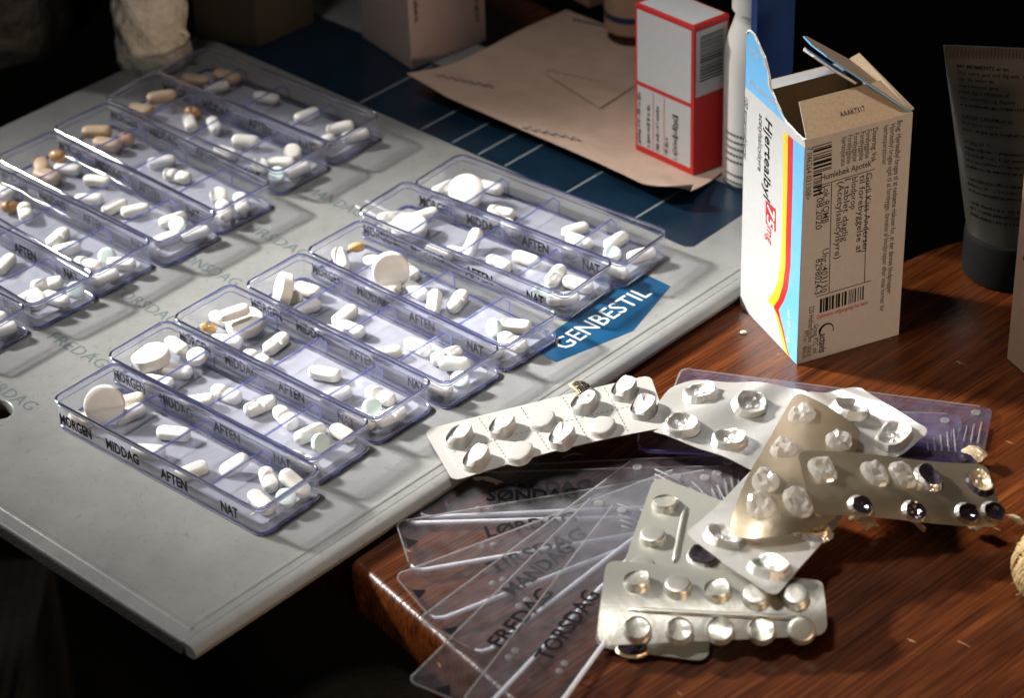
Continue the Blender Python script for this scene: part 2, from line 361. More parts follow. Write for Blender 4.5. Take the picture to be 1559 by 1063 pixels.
t_ = MB().loops([[p+V((0,0,TZ-24)) for p in shrink(pl, 6)], [p+V((0,0,TZ-20)) for p in pl], [p+V((0,0,TZ-4)) for p in pl],
                 [p+V((0,0,TZ-1.2)) for p in shrink(pl, 1.2)], [p+V((0,0,TZ)) for p in shrink(pl, 4)]])
tb = thing('table', 'dark red-brown varnished wooden table under the grey board and the pill packs', 'table', (0, 1000, TZ))
smooth_by_angle(t_.build('table_top', 'wood', tb), 50)
for x, y in ((0, 760), (800, 520), (800, 900), (-40, 1180)):
    MB().box(x-22, x+22, y-22, y+22, -750, TZ-24.5).build('leg', 'wood', tb)

# ------------------------------------------------------------------ the grey planning board
K = V((-112.9, 680.5, 0)); E = V((0.7198, -0.6942, 0)); Nn = V((0.6942, 0.7198, 0))
BT = 5.6
def B(e, n, z=0): return K+E*e+Nn*n+V((0, 0, z))
def toB(p): d = p-K; return d.dot(E), d.dot(Nn)
BL, BN = -352.0, 392.0
board = thing('planning_board', 'worn pale grey plastic board with printed weekdays under both rows of pill strips', 'board', tuple(B(BL/2, 200, -BT)))
hc = G(-8, 622)                                    # thumb hole at the left
outer = [B(-6.2, 0), B(-6.2, BN), B(BL, BN), B(BL, 0)]
outer = edge_round([tuple(p) for p in outer], [1.0, 4, 8, 8])
hole = [hc+E*(math.cos(a)*9.0)+Nn*(math.sin(a)*6.5) for a in [2*math.pi*i/28 for i in range(28)]]
cu = bpy.data.curves.new('b', 'CURVE'); cu.dimensions = '2D'; cu.fill_mode = 'BOTH'; cu.extrude = BT/2*S-0.0006; cu.bevel_depth = 0.0006; cu.bevel_resolution = 1
for ring in (outer, hole):
    sp = cu.splines.new('POLY'); sp.points.add(len(ring)-1); sp.use_cyclic_u = True
    for i, p in enumerate(ring):
        q = (p-board.location/S)*S; sp.points[i].co = (q.x, q.y, 0, 1)
to = bpy.data.objects.new('b', cu); C.objects.link(to)
me = bpy.data.meshes.new_from_object(to.evaluated_get(bpy.context.evaluated_depsgraph_get()))
bpy.data.objects.remove(to)
for v in me.vertices: v.co.z += BT/2*S
me.materials.clear(); me.materials.append(M['board'])
new('panel', me, board)
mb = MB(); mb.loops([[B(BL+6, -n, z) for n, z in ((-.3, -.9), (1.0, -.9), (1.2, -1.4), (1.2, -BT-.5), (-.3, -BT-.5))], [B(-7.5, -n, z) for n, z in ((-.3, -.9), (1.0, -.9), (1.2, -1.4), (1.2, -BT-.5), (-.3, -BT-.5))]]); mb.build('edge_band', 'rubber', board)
# rounded edge strip along the right side, a hairline groove away from the panel
prof = [(-5.9, -0.05), (-4.6, 0.0), (-2.2, -0.25), (-0.7, -1.2), (0, -2.8), (-0.4, -4.6), (-1.6, -5.55), (-5.9, -5.55)]
mb = MB(); mb.loops([[B(e, n, z) for e, z in prof] for n in [-0.6]+[BN*i/10 for i in range(0, 11)]])
smooth_by_angle(mb.build('edge_strip', 'board', board), 35)
# shallow raised rail between the rows
for n0 in (246, 252):
    mb = MB(); mb.loops([[B(-172, n0+dn, z) for dn, z in ((-1.6, 0.02), (-0.9, 0.55), (0.9, 0.55), (1.6, 0.02))], [B(-128, n0+dn, z) for dn, z in ((-1.6, 0.02), (-0.9, 0.55), (0.9, 0.55), (1.6, 0.02))]])
    mb.build('rail', 'board', board)
MB().loops([[B(-352, 6+dn, z) for dn, z in ((-1.2, 0.02), (-0.6, 0.35), (0.6, 0.35), (1.2, 0.02))], [B(-9, 6+dn, z) for dn, z in ((-1.2, 0.02), (-0.6, 0.35), (0.6, 0.35), (1.2, 0.02))]]).build('rail', 'board', board)
MB().loops([[B(-10.5+dn, 8, z) for dn, z in ((-1.2, 0.02), (-0.6, 0.3), (0.6, 0.3), (1.2, 0.02))], [B(-10.5+dn, 390, z) for dn, z in ((-1.2, 0.02), (-0.6, 0.3), (0.6, 0.3), (1.2, 0.02))]]).build('rail', 'board', board)
# blue reorder arrow
pent = [(846.5, 552), (823, 538), (982, 417.5), (1021, 436), (964, 504)]
q = [G(x, y)+V((0, 0, 0.06)) for x, y in pent]
q[1] = q[1]-E*6; q[2] = q[2]-E*3
MB().add(q, [(0, 4, 3, 2, 1)]).build('arrow_print', 'bluep', board)
p0, p1 = G(862, 533, 0.1), G(994, 447, 0.1); X = (p1-p0)
letter(MB(), 'GENBESTIL', p0, X, V((0,0,1)).cross(X), width=X.length, cap=8.6).build('lettering', 'white', board)
# dark blue header band with white rules
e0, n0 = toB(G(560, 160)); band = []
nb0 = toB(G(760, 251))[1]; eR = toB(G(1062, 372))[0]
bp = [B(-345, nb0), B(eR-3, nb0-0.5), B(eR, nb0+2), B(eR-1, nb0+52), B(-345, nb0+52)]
MB().add([p+V((0,0,0.06)) for p in bp], [(0, 1, 2, 3, 4)]).build('header_band', 'blueshade', board)
for a, b in (((560,150),(607,127)), ((648,193),(690,168)), ((692,215),(726,193)), ((735,231),(760,214)), ((771,251),(800,232)), ((866,291),(893,270)), ((972,329),(1002,308))):
    pa, pb = G(*a, 0.1), G(*b, 0.1); pb = pa+Nn*(44); d = E*0.55
    pa = pa-Nn*((toB(pa)[1])-nb0-1)
    MB().add([pa-d, pa+d, pb+d, pb-d], [(0, 1, 2, 3)]).build('rule', 'rule', board)
# weekday print between the two rows
for word, a, b, wd in (('MANDAG', (478, 283), (548, 322), None), ('TIRSDAG', (382, 337), (0, 0), None), ('ONSDAG', (290, 385), (0, 0), None), ('TORSDAG', (183, 434), (0, 0), None), ('FREDAG', (88, 505), (0, 0), None), ('LØRDAG', (-20, 567), (0, 0), None)):
    p0 = G(*a, 0.07); O = p0-Nn*6.2
    letter(MB(), word, O, E, Nn, width=5.6*len(word)*1.02, cap=6.0).build('lettering', 'inkg', board)

ps = G(-12, 640, TZ-2)
o = MB().box(ps.x-40, ps.x+16, ps.y-30, ps.y+24, TZ-14, TZ-12).build('paper_card', 'peach'); tag(o, 'peach card seen through the thumb hole at the left of the grey board', 'card')

# ------------------------------------------------------------------ pill strips
L, W, H = 115.0, 33.3, 13.4
def make_strip():
    root = thing('pill_organizer', 'x', 'pill organizer')
    mb = MB()
    mb.loops([rrect(L-1.6, W-1.6, 3.4, 0.35), rrect(L-0.9, W-0.9, 3.7, 1.1), rrect(L-0.2, W-0.2, 4, H-0.9), rrect(L-2.2, W-2.2, 3.2, H-0.9), rrect(L-3.1, W-3.1, 2.8, 2.2)], mi=0)
    smooth_by_angle(mb.build('tray_body', 'wall', root, base=(0,0,0)), 30)
    mb = MB(); mb.loops([rrect(L-8.5, W-8.5, 2.2, 2.25), rrect(L-8.5, W-8.5, 2.2, 2.5)]); mb.build('floor_panel', 'floorp', root, base=(0,0,0))
    def ring(Lr, Wr, r, z, a, b):
        path = rrect(Lr, Wr, r, z, 6); n = len(path); lp = []
        for i, p in enumerate(path):
            t = (path[(i+1) % n]-path[i-1]).normalized(); u = V((t.y, -t.x, 0))
            lp.append([p+u*(a*math.cos(k))+V((0,0,b*math.sin(k))) for k in [2*math.pi*j/8 for j in range(8)]])
        return MB().loops(lp, close=True)
    ring(L-1.0, W-1.0, 3.8, H-0.65, 0.62, 0.70).build('rim', 'rim', root, smooth=True, base=(0,0,0))
    ring(L-2.6, W-2.6, 3.0, H-2.9, 0.22, 0.28).build('lid_ledge', 'rim', root, smooth=True, base=(0,0,0))
    ring(L-1.6, W-1.6, 3.6, 0.95, 0.55, 0.75).build('base_edge', 'edge', root, smooth=True, base=(0,0,0))
    for fr in (0.25, 0.495, 0.765):
        x = -L/2+L*fr; prof = [(-15.2, 2.4), (-15.45, H-1.3), (11.6, H-1.3), (13.4, H-4.2), (15.1, H-4.8), (15.0, 2.4)]
        mb = MB(); mb.prism([(x-0.35, y, z) for y, z in prof], (0.7, 0, 0))
        mb.box(x-0.42, x+0.42, -15.4, 11.6, H-1.75, H-1.25, 1)
        mb.tube([(x, 12.0, H-1.9), (x, 13.5, H-4.3), (x, 15.0, H-5.2), (x, 15.0, 2.6)], 0.32, 6, mi=1)
        mb.build('divider', ['wall', 'rim'], root, base=(0,0,0))
    for word, x, wd in (('MORGEN', -L/2+4.3, 18.2), ('MIDDAG', -L/2+L*0.25+2.2, 18.4), ('AFTEN', -L/2+L*0.495+4.3, 14.6), ('NAT', -L/2+L*0.765+6.0, 9.0)):
        letter(MB(), word, (x, -(W/2-0.20), 3.7), (1, 0, 0), (0, 0, 1), width=wd, cap=4.6, bold=0.034).build('lettering', 'ink', root, base=(0,0,0))
    # two mould marks on the base
    for x in (-L/2+L*0.40, -L/2+L*0.90):
        MB().box(x-0.25, x+0.25, -11, -3, 2.55, 2.75).build('mould_mark', 'white', root, base=(0,0,0))
    return root
def copy_tree(o, parent=None):
    c = o.copy(); C.objects.link(c)
    if parent is not None: c.parent = parent
    for ch in list(o.children): copy_tree(ch, c)
    return c
STR = [(-125.42,790.51,-.7303),(-107.65,819.75,-.7296),(-84.06,845.08,-.7404),(-56.77,867.35,-.7517),(-32.85,891.96,-.7654),(-10.58,925.53,-.6975),(13.50,948.02,-.6943),
       (-250.58,909.24,-.7295),(-223.58,936.35,-.80),(-203.70,957.61,-.7378),(-176.53,980.50,-.7671),(-154.46,1005.88,-.78),(-132.35,1036.28,-.7241),(-109.96,1060.78,-.7187)]
ORD = ['first', 'second', 'third', 'fourth', 'fifth', 'sixth', 'seventh']
proto = make_strip()
for i, (x, y, a) in enumerate(STR):
    o = proto if i == 0 else copy_tree(proto)
    o.location = (x*S, y*S, 0.0); o.rotation_euler = (0, 0, a)
    row = 'right-hand' if i < 7 else 'left-hand'
    tag(o, 'clear four-compartment pill strip without its lid, %s from the front in the %s row' % (ORD[i % 7], row), 'pill organizer', 'clear pill strips laid out in two rows on the board')

# ------------------------------------------------------------------ pills
def tablet_data(Lt, Wt, T, mk, groove=False, emboss=None, band=1.6):
    r = Wt/2; xs = [-Lt/2+0.02, -Lt/2+0.25*r, -Lt/2+0.55*r, -Lt/2+r, -Lt/5]
    xs += ([-0.75, -0.4, 0.0, 0.4, 0.75] if groove else [0.0]) + [-x for x in xs[::-1]]
    lp = []; K_ = 22
    for x in xs:
        q = abs(x)-(Lt/2-r); b = r if q <= 0 else math.sqrt(max(r*r-q*q, 0.02)); k = b/r
        g = 1.0 if not groove else {0.0: 0.30, 0.4: 0.55}.get(abs(x), 1.0)
        l = []
        for j in range(K_):
            t = 2*math.pi*(j+0.5)/K_; yb = math.copysign(abs(math.cos(t))**0.75, math.cos(t)); zz = math.sqrt(max(0, 1-yb*yb*0.97))
            hh = band/2*(0.35+0.65*min(1, k*1.6)) + (T/2-band/2)*zz*(k**0.8)*1.0
            if math.sin(t) > 0: hh *= g
            l.append(V((x, b*yb, math.copysign(hh, math.sin(t)))))
        lp.append(l)
    mb = MB(); mb.loops(lp)
    me = mb.data(mk, True)
    if emboss:
        m2 = MB(); m2.v, m2.f, m2.fm = mb.v[:], mb.f[:], mb.fm[:]
        o_ = len(m2.v); letter(m2, emboss, (-Lt*0.36, -Wt*0.17, 0), (1,0,0), (0,1,0), width=Lt*0.72, cap=Wt*0.36, bold=0.01)
        for k in range(o_, len(m2.v)):
            yy = m2.v[k].y/r; m2.v[k].z = band/2+(T/2-band/2)*math.sqrt(max(0, 1-yy*yy*0.97))+0.06
        n0 = len(mb.f); m2.fm = [0]*n0+[1]*(len(m2.f)-n0)
        me = m2.data([mk, 'pillc'], True)
    return me
def disc_data(D, T, mk, K_=32):
    r = D/2; prof = [(0.25, T*0.5), (0.62, T*0.485), (0.90, T*0.445), (0.965, T*0.40), (1.0, T*0.32)]
    lp = [[V((r*s*math.cos(2*math.pi*j/K_), r*s*math.sin(2*math.pi*j/K_), z)) for j in range(K_)] for s, z in [(s, -z) for s, z in prof]+prof[::-1]]
    mb = MB(); mb.loops(lp); me = mb.data(mk, False)
    bm = bmesh.new(); bm.from_mesh(me)
    for f in bm.faces: f.smooth = True
    for e in bm.edges:
        if len(e.link_faces) == 2 and e.calc_face_angle(0) > math.radians(28): e.smooth = False
    bm.to_mesh(me); bm.free(); return me
def gel_data(Lg, Wg, mk, K_=16):
    lp = [[V((-Lg/2*math.cos(t), Wg/2*math.sin(t)*math.cos(2*math.pi*j/K_), Wg/2*math.sin(t)*math.sin(2*math.pi*j/K_))) for j in range(K_)] for t in [math.pi*(i+0.3)/12.6 for i in range(13)]]
    return MB().loops(lp).data(mk, True)
PD = {
 'C': (tablet_data(13.2, 5.8, 4.6, 'pill'), 'oblong_tablet', 'plain white oblong tablet', 'tablet', 4.8, 6.2),
 'S': (tablet_data(14.2, 6.2, 5.0, 'pill', True), 'scored_tablet', 'white oblong tablet with a score line', 'tablet', 5.2, 6.5),
 'E': (tablet_data(14.0, 6.0, 4.8, 'pill', False, 'ZERECO'), 'embossed_tablet', 'white oblong tablet with embossed letters', 'tablet', 5.0, 6.3),
 'B': (tablet_data(11.5, 5.8, 4.6, 'pillc'), 'cream_tablet', 'cream coloured oblong tablet', 'tablet', 5.0, 6.2),
 'T': (tablet_data(14.5, 7.0, 5.4, 'pillt'), 'tan_tablet', 'tan oblong tablet', 'tablet', 6.2, 8.2),
 'D': (disc_data(15.6, 5.8, 'pill', 40), 'round_tablet', 'large round white tablet', 'tablet', 6.2, 16.5),
 'G': (disc_data(7.6, 3.0, 'pillg', 28), 'green_tablet', 'pale green round tablet', 'tablet', 3.2, 8.6),
 'R': (disc_data(8.0, 3.6, 'pill', 28), 'small_tablet', 'small round white tablet', 'tablet', 3.6, 8.0),
 'Y': (gel_data(7.5, 4.4, 'gel'), 'gel_capsule', 'shiny amber gel capsule', 'capsule', 5.0, 5.0),
 'O': (gel_data(9.0, 6.0, 'gelo'), 'gel_capsule', 'shiny orange gel capsule', 'capsule', 6.0, 6.0),
}
# strip, kind, photo x, y, long-axis dx, dy, options (n = normal, up = lift, side = lies on its edge)
PILLS = [
 (0,'D',159,617,1,0,dict(n=(.02,-.90,.42))), (0,'B',206,606,30,-8,{}), (0,'E',197,630,30,-13,{}), (0,'B',121,640,26,8,{}),
 (0,'E',264,660,56,8,{}), (0,'E',222,690,56,4,{}), (0,'E',288,720,57,-23,{}), (0,'C',357,709,61,-14,dict(n=(-.5,-.5,.7))),
 (0,'E',411,731,12,34,{}), (0,'E',397,765,40,36,{}), (0,'E',447,737,42,22,dict(n=(.2,-.4,.9))), (0,'G',438,759,30,14,dict(n=(.1,-.35,.93))),
 (1,'D',239,546,1,0,dict(n=(-.15,.05,.98), up=2)), (1,'C',267,528,20,14,dict(up=3)), (1,'R',302,555,1,0,dict(n=(-.1,-.2,.97), up=3)), (1,'E',281,569,42,4,{}), (1,'C',258,583,36,6,{}),
 (1,'E',300,612,55,-6,{}), (1,'S',352,604,48,18,{}), (1,'S',396,618,56,-23,{}), (1,'S',435,636,34,32,{}),
 (1,'E',472,660,51,-25,{}), (1,'G',488,675,1,0,dict(n=(.62,-.62,.45))), (1,'B',523,658,38,22,{}), (1,'S',455,706,44,18,{}),
 (2,'Y',317,499,24,4,{}), (2,'C',338,486,22,10,{}), (2,'D',369,494,1,0,dict(n=(.0,-.12,.99), up=1)), (2,'C',357,476,40,-12,dict(up=9)), (2,'E',361,523,40,4,{}),
 (2,'S',420,523,34,-27,{}), (2,'S',391,547,36,18,{}), (2,'E',494,569,52,9,{}), (2,'E',512,602,46,-18,{}),
 (2,'S',579,603,48,22,{}), (2,'G',565,622,30,18,dict(n=(.3,-.5,.8))), (2,'S',598,639,50,-25,{}), (2,'E',545,644,40,18,{}), 
 (3,'D',421,449,1,0,dict(n=(-.80,-.12,.30))), (3,'E',467,441,40,14,{}), (3,'R',447,456,1,0,dict(n=(0,-.2,.97))), (3,'C',470,470,38,-12,{}),
 (3,'E',525,481,36,-26,{}), (3,'E',506,518,40,8,{}), (3,'C',536,515,30,12,{}), (3,'C',588,537,54,-8,{}), (3,'C',636,528,44,22,{}),
 (3,'S',676,540,42,-14,{}), (3,'C',692,554,56,4,dict(n=(-.1,-.85,.5))), (3,'G',701,582,34,8,dict(n=(.0,-.4,.9))), (3,'C',670,590,36,14,{}),
 (4,'E',529,393,4,30,dict(n=(-.5,-.3,.8))), (4,'Y',547,382,18,-2,dict(up=4)), (4,'C',557,396,26,16,{}), (4,'D',577,403,1,0,dict(n=(.10,-.95,.28))), (4,'C',605,404,20,14,{}),
 (4,'B',594,435,24,10,{}), (4,'C',641,446,38,22,{}), (4,'C',663,462,14,-18,dict(n=(-.5,-.4,.75))), (4,'E',567,452,34,10,{}), (4,'S',694,459,24,-30,{}),
 (4,'G',752,499,1,0,dict(n=(-.75,-.45,.4))), (4,'E',784,496,54,6,{}), (4,'S',781,521,46,22,{}), (4,'C',731,540,24,12,{}),
 (5,'C',601,350,40,-6,{}), (5,'D',620,342,1,0,dict(n=(.0,-.1,.99))), (5,'C',640,334,26,-8,{}), (5,'C',598,332,30,-4,{}),
 (5,'C',720,369,34,-22,dict(n=(-.5,-.5,.7))), (5,'C',690,391,38,8,{}), (5,'E',665,402,30,10,{}), (5,'C',760,401,36,18,{}), (5,'C',801,394,40,14,{}),
 (5,'S',846,420,24,-30,{}), (5,'E',880,433,42,12,{}), (5,'E',860,459,58,-4,{}), (5,'G',823,446,30,8,dict(n=(0,-.3,.95))),
 (6,'C',681,287,28,-12,{}), (6,'C',711,279,30,4,{}), (6,'D',731,298,1,0,dict(n=(-.08,-.52,.85))), (6,'C',700,297,16,6,{}), (6,'C',762,291,20,6,{}),
 (6,'C',763,323,24,6,{}), (6,'R',739,343,1,0,dict(n=(0,-.6,.8))), (6,'C',770,350,20,22,{}), (6,'C',876,350,44,-16,{}), (6,'C',885,368,18,6,{}), (6,'C',858,388,22,-18,{}),
 (6,'C',938,367,32,-18,{}), (6,'G',932,386,30,6,dict(n=(0,-.2,.97))), (6,'C',980,389,50,-14,{}), (6,'C',940,412,30,12,{}),
 (7,'C',20,470,14,-6,{}), (7,'C',7,504,26,-8,{}),
 (8,'C',8,402,22,-22,{}), (8,'S',70,434,55,-8,{}), (8,'C',44,451,32,-20,{}), (8,'C',90,462,28,8,{}), (8,'R',74,454,1,0,dict(n=(0,-.5,.85), up=2)), (8,'G',112,449,1,0,dict(n=(.2,-.5,.8))),
 (9,'O',8,311,18,0,{}), (9,'C',6,290,20,10,{}), (9,'S',38,323,6,26,{}), (9,'S',88,362,26,-24,{}), (9,'C',101,379,30,-8,{}),
 (9,'E',137,402,42,13,{}), (9,'G',164,392,40,-6,dict(n=(-.1,-.75,.6))), (9,'C',190,404,36,4,{}), (9,'C',164,424,44,-20,{}),
 (10,'T',69,252,12,26,{}), (10,'O',92,243,22,4,dict(up=3)), (10,'C',102,257,44,4,{}), (10,'T',84,274,34,12,{}), (10,'C',148,275,47,3,{}),
 (10,'C',145,308,30,0,{}), (10,'C',176,315,33,-16,{}), (10,'C',205,320,44,-10,{}), (10,'C',262,335,26,-8,{}), (10,'G',266,345,1,0,dict(n=(-.2,-.5,.8))), (10,'C',258,359,42,-14,{}), (10,'C',304,359,45,-14,{}),
 (11,'T',154,205,46,0,dict(up=2)), (11,'O',201,217,20,6,{}), (11,'T',178,224,44,10,{}), (11,'C',246,246,46,-8,{}), (11,'S',270,268,38,8,{}), (11,'R',333,298,1,0,dict(n=(0,-.5,.85))), (11,'S',341,320,8,28,{}), (11,'S',372,311,6,26,{}), 
 (12,'T',238,151,34,-6,dict(up=2)), (12,'T',222,164,38,8,{}), (12,'O',286,168,18,4,{}), (12,'C',289,187,8,24,{}), (12,'C',336,195,12,24,{}), (12,'C',374,215,36,2,dict(n=(0,-.6,.8))), (12,'C',344,232,36,12,{}),
 (12,'R',443,233,1,0,dict(n=(0,-.4,.9))), (12,'C',425,247,42,0,{}), (12,'C',455,259,42,-16,{}), (12,'R',401,252,1,0,dict(n=(0,-.4,.9))), (12,'G',422,266,1,0,dict(n=(-.2,-.55,.8))),
 (13,'T',297,122,36,4,{}), (13,'T',347,121,40,8,{}), (13,'C',337,132,36,-10,{}), (13,'C',411,151,44,6,{}), (13,'C',467,175,42,-15,{}), (13,'C',518,194,44,-8,{}), (13,'C',546,208,46,-10,{}), (13,'C',483,222,22,-14,{}), 
]
ent = []
for s, k, px, py, dx, dy, op in PILLS:
    me, nm, desc, cat, T, Wd = PD[k]
    x0, y0, a0 = STR[s]; e = V((math.cos(a0), math.sin(a0), 0)); n_ = V((-math.sin(a0), math.cos(a0), 0)); o0 = V((x0, y0, 0))
    nrm = V(op.get('n', (random.uniform(-.05, .05), random.uniform(-.05, .05), 1))).normalized()
    tilt = math.sqrt(max(0, 1-nrm.z**2))
    R_ = Wd/2
    zc = 2.5+T/2*abs(nrm.z)+R_*tilt*0.92+op.get('up', 0)
    p = G(px, py, zc)
    xa = G(px+dx/2, py+dy/2, zc)-G(px-dx/2, py-dy/2, zc)
    u, v = (p-o0).dot(e), (p-o0).dot(n_)
    mg = 3.5+R_*0.3
    u = max(-L/2+mg, min(L/2-mg, u)); v = max(-W/2+mg, min(W/2-mg, v))
    p = o0+e*u+n_*v+V((0, 0, zc))
    xa = (xa-nrm*xa.dot(nrm)).normalized(); ya = nrm.cross(xa)
    ci = 0 if u < -L*.25 else 1 if u < -L*.005 else 2 if u < L*.265 else 3
    ent.append([s, k, ci, u, p, xa, ya, nrm])
# settle: push pills of one compartment that stand in each other a little apart
for it in range(12):
    for i in range(len(ent)):
        for j in range(i+1, len(ent)):
            a, b = ent[i], ent[j]
            if a[0] != b[0] or abs(a[4].z-b[4].z) > 4.5: continue
            d = a[4]-b[4]; dd = d.xy.length
            ra = PD[a[1]][5]*0.5; rb = PD[b[1]][5]*0.5
            un = V((d.x, d.y, 0)).normalized() if dd > 0.01 else V((1, 0, 0))
            def ext(q):
                me_l = {'C':14,'S':14.8,'E':14.6,'B':11.5,'T':17,'D':15.6,'G':7.6,'R':8,'Y':8.5,'O':9}[q[1]]/2
                return abs(un.dot(q[5]))*me_l*0.86+abs(un.dot(q[6]))*PD[q[1]][5]/2+abs(un.dot(q[7]))*PD[q[1]][4]/2*0.5
            need = (ext(a)+ext(b))*0.86
            if dd < need:
                s_ = (need-dd)*0.25
                for q, sg in ((a, 1), (b, -1)):
                    x0, y0, a0 = STR[q[0]]; e = V((math.cos(a0), math.sin(a0), 0)); n_ = V((-math.sin(a0), math.cos(a0), 0))
                    z = q[4].z; r2 = (q[4]+un*(sg*s_))-V((x0, y0, 0)); mg = 5.2
                    lim = [(-L/2+mg, -L*.25-4), (-L*.25+4, -L*.005-4), (-L*.005+4, L*.265-4), (L*.265+4, L/2-mg)][q[2]]
                    u = max(lim[0], min(lim[1], r2.dot(e))); v = max(-W/2+mg, min(W/2-mg, r2.dot(n_)))
                    q[4] = V((x0, y0, 0))+e*u+n_*v+V((0, 0, z))
HLF = {'C':13.2,'S':14.2,'E':14.0,'B':11.5,'T':14.5,'D':15.6,'G':7.6,'R':8,'Y':8.5,'O':9}
for q in ent:
    x0, y0, a0 = STR[q[0]]; e = V((math.cos(a0), math.sin(a0), 0)); n_ = V((-math.sin(a0), math.cos(a0), 0)); rel = q[4]-V((x0, y0, 0))
    ex_ = lambda d: abs(d.dot(q[5]))*(HLF[q[1]]-PD[q[1]][5])/2+PD[q[1]][5]/2*math.hypot(d.dot(q[5]), d.dot(q[6]))+abs(d.dot(q[7]))*PD[q[1]][4]/2
    he, hn = min(ex_(e), 12), min(ex_(n_), 14)
    lim = [(-L/2+1.7, -L*.25-.6), (-L*.25+.6, -L*.005-.6), (-L*.005+.6, L*.265-.6), (L*.265+.6, L/2-1.7)][q[2]]
    u, v = rel.dot(e), rel.dot(n_)
    u = max(min(lim[0]+he, lim[1]-he), min(max(lim[0]+he, lim[1]-he), u)); v = max(-W/2+1.8+hn, min(W/2-1.8-hn, v))
    q[4] = V((x0, y0, q[4].z))+e*u+n_*v
COMP = ['MORGEN', 'MIDDAG', 'AFTEN', 'NAT']
from collections import defaultdict
bucket = defaultdict(list)
for q in ent: bucket[(q[0], PD[q[1]][2], q[2])].append(q)
CNT = {2: 'two', 3: 'three', 4: 'four', 5: 'five', 6: 'six'}
for (s, desc, ci), qs in bucket.items():
    qs.sort(key=lambda q: q[4].x)
    where = '%s compartment of the %s %s strip' % (COMP[ci], ORD[s % 7], 'right-row' if s < 7 else 'left-row')
    for i, q in enumerate(qs):
        me, nm, desc, cat, T, Wd = PD[q[1]]
        o = new(nm, me); mm = Matrix((q[5], q[6], q[7])).transposed().to_4x4(); mm.translation = q[4]*S; o.matrix_world = mm
        pos = '' if len(qs) == 1 else ' %s of %s,' % (('left' if i == 0 else 'right') if len(qs) == 2 else 'leftmost' if i == 0 else 'rightmost' if i == len(qs)-1 else ORD[i], CNT[len(qs)])
        d_ = desc.replace(' with a score line', '').replace('white oblong', 'scored white oblong') if q[1] == 'S' else desc.replace(' with embossed letters', '').replace('white', 'embossed white') if q[1] == 'E' else desc
        tag(o, ('%s,%s %s' % (d_, pos, where)) if pos else '%s in %s' % (d_, where), cat, 'tablets and capsules lying in the pill strips')

# ------------------------------------------------------------------ sliding lids with the weekdays
LL, LW = 124.0, 31.8
def make_lid(word, wall, near, thin):
    root = thing('strip_lid', 'x', 'lid')
    MB().loops([rrect(LL, LW, 4, 0.0), rrect(LL, LW, 4, 0.75)]).build('plate', wall, root, base=(0,0,0))
    path = rrect(LL-0.6, LW-0.6, 3.8, 0.9, 6); n = len(path)
    q = n//4
    back = [V((LL/2-4, LW/2-0.3, 0.75))]+path[0:0]+path[q:2*q]+[V((-LL/2+0.3, -LW/2+6, 0.75))]
    MB().tube([V((LL/2-5, LW/2-0.4, 0.7)), V((-LL/2+5, LW/2-0.4, 0.7))]+path[q+1:2*q]+[V((-LL/2+0.3, -LW/2+7, 0.7))], 0.34, 6).build('back_edge', thin, root, base=(0,0,0))
    MB().tube([V((-LL/2+0.8, -LW/2+5, 0.75)), V((-LL/2+1.6, -LW/2+2.6, 0.75)), V((-LL/2+4.6, -LW/2+0.9, 0.75)), V((LL/2-5, -LW/2+0.9, 0.75))], [0.35, 0.6, 0.85, 0.85], 8).build('front_edge', near, root, True, base=(0,0,0))
    if word:
        letter(MB(), word, (-LL/2+31, -2.6, 0.82), (1,0,0), (0,1,0), width=5.7*len(word), cap=6.4, bold=0.022).build('lettering', 'ink', root, base=(0,0,0))
    MB().add([(-LL/2+1.6, -3.2+2, 0.80), (-LL/2+6.2, 2, 0.80), (-LL/2+1.6, 3.2+2, 0.80)], [(0, 1, 2)]).build('arrow', 'ink', root, base=(0,0,0))
    for dx in (0, 4.2):
        MB().loops([[V((-LL/2+28+dx+r*math.cos(t), -7.5+r*math.sin(t), z)) for t in [2*math.pi*i/10 for i in range(10)]] for r, z in ((1.5, .7), (1.3, 1.2), (0.7, 1.5))]).build('nub', thin, root, True, base=(0,0,0))
    for k in range(5):
        x = LL/2-3-k*2.6
        MB().tube([(x, -9, 0.8), (x, 5-k*2, 0.8)], 0.4, 6).build('grip_rib', thin, root, True, base=(0,0,0))
    MB().loops([[V((LL/2-6+r*math.cos(t), 11+r*math.sin(t), z)) for t in [2*math.pi*i/12 for i in range(12)]] for r, z in ((2.0, .74), (1.7, 1.0), (1.2, .78))]).build('moulded_ring', thin, root, True, base=(0,0,0))
    return root
def place_lid(o, px, py, slope, z, tiltend=0.0, anchor='c'):
    p = G(px, py, z); d = (G(px+20, py+20*slope, z)-p).normalized()
    side = V((-d.y, d.x, 0))
    c = p+d*(LL/2)
    if anchor == 't': c = c-side*(LW/2)
    o.location = c*S; o.rotation_euler = (0, -tiltend, math.atan2(d.y, d.x))
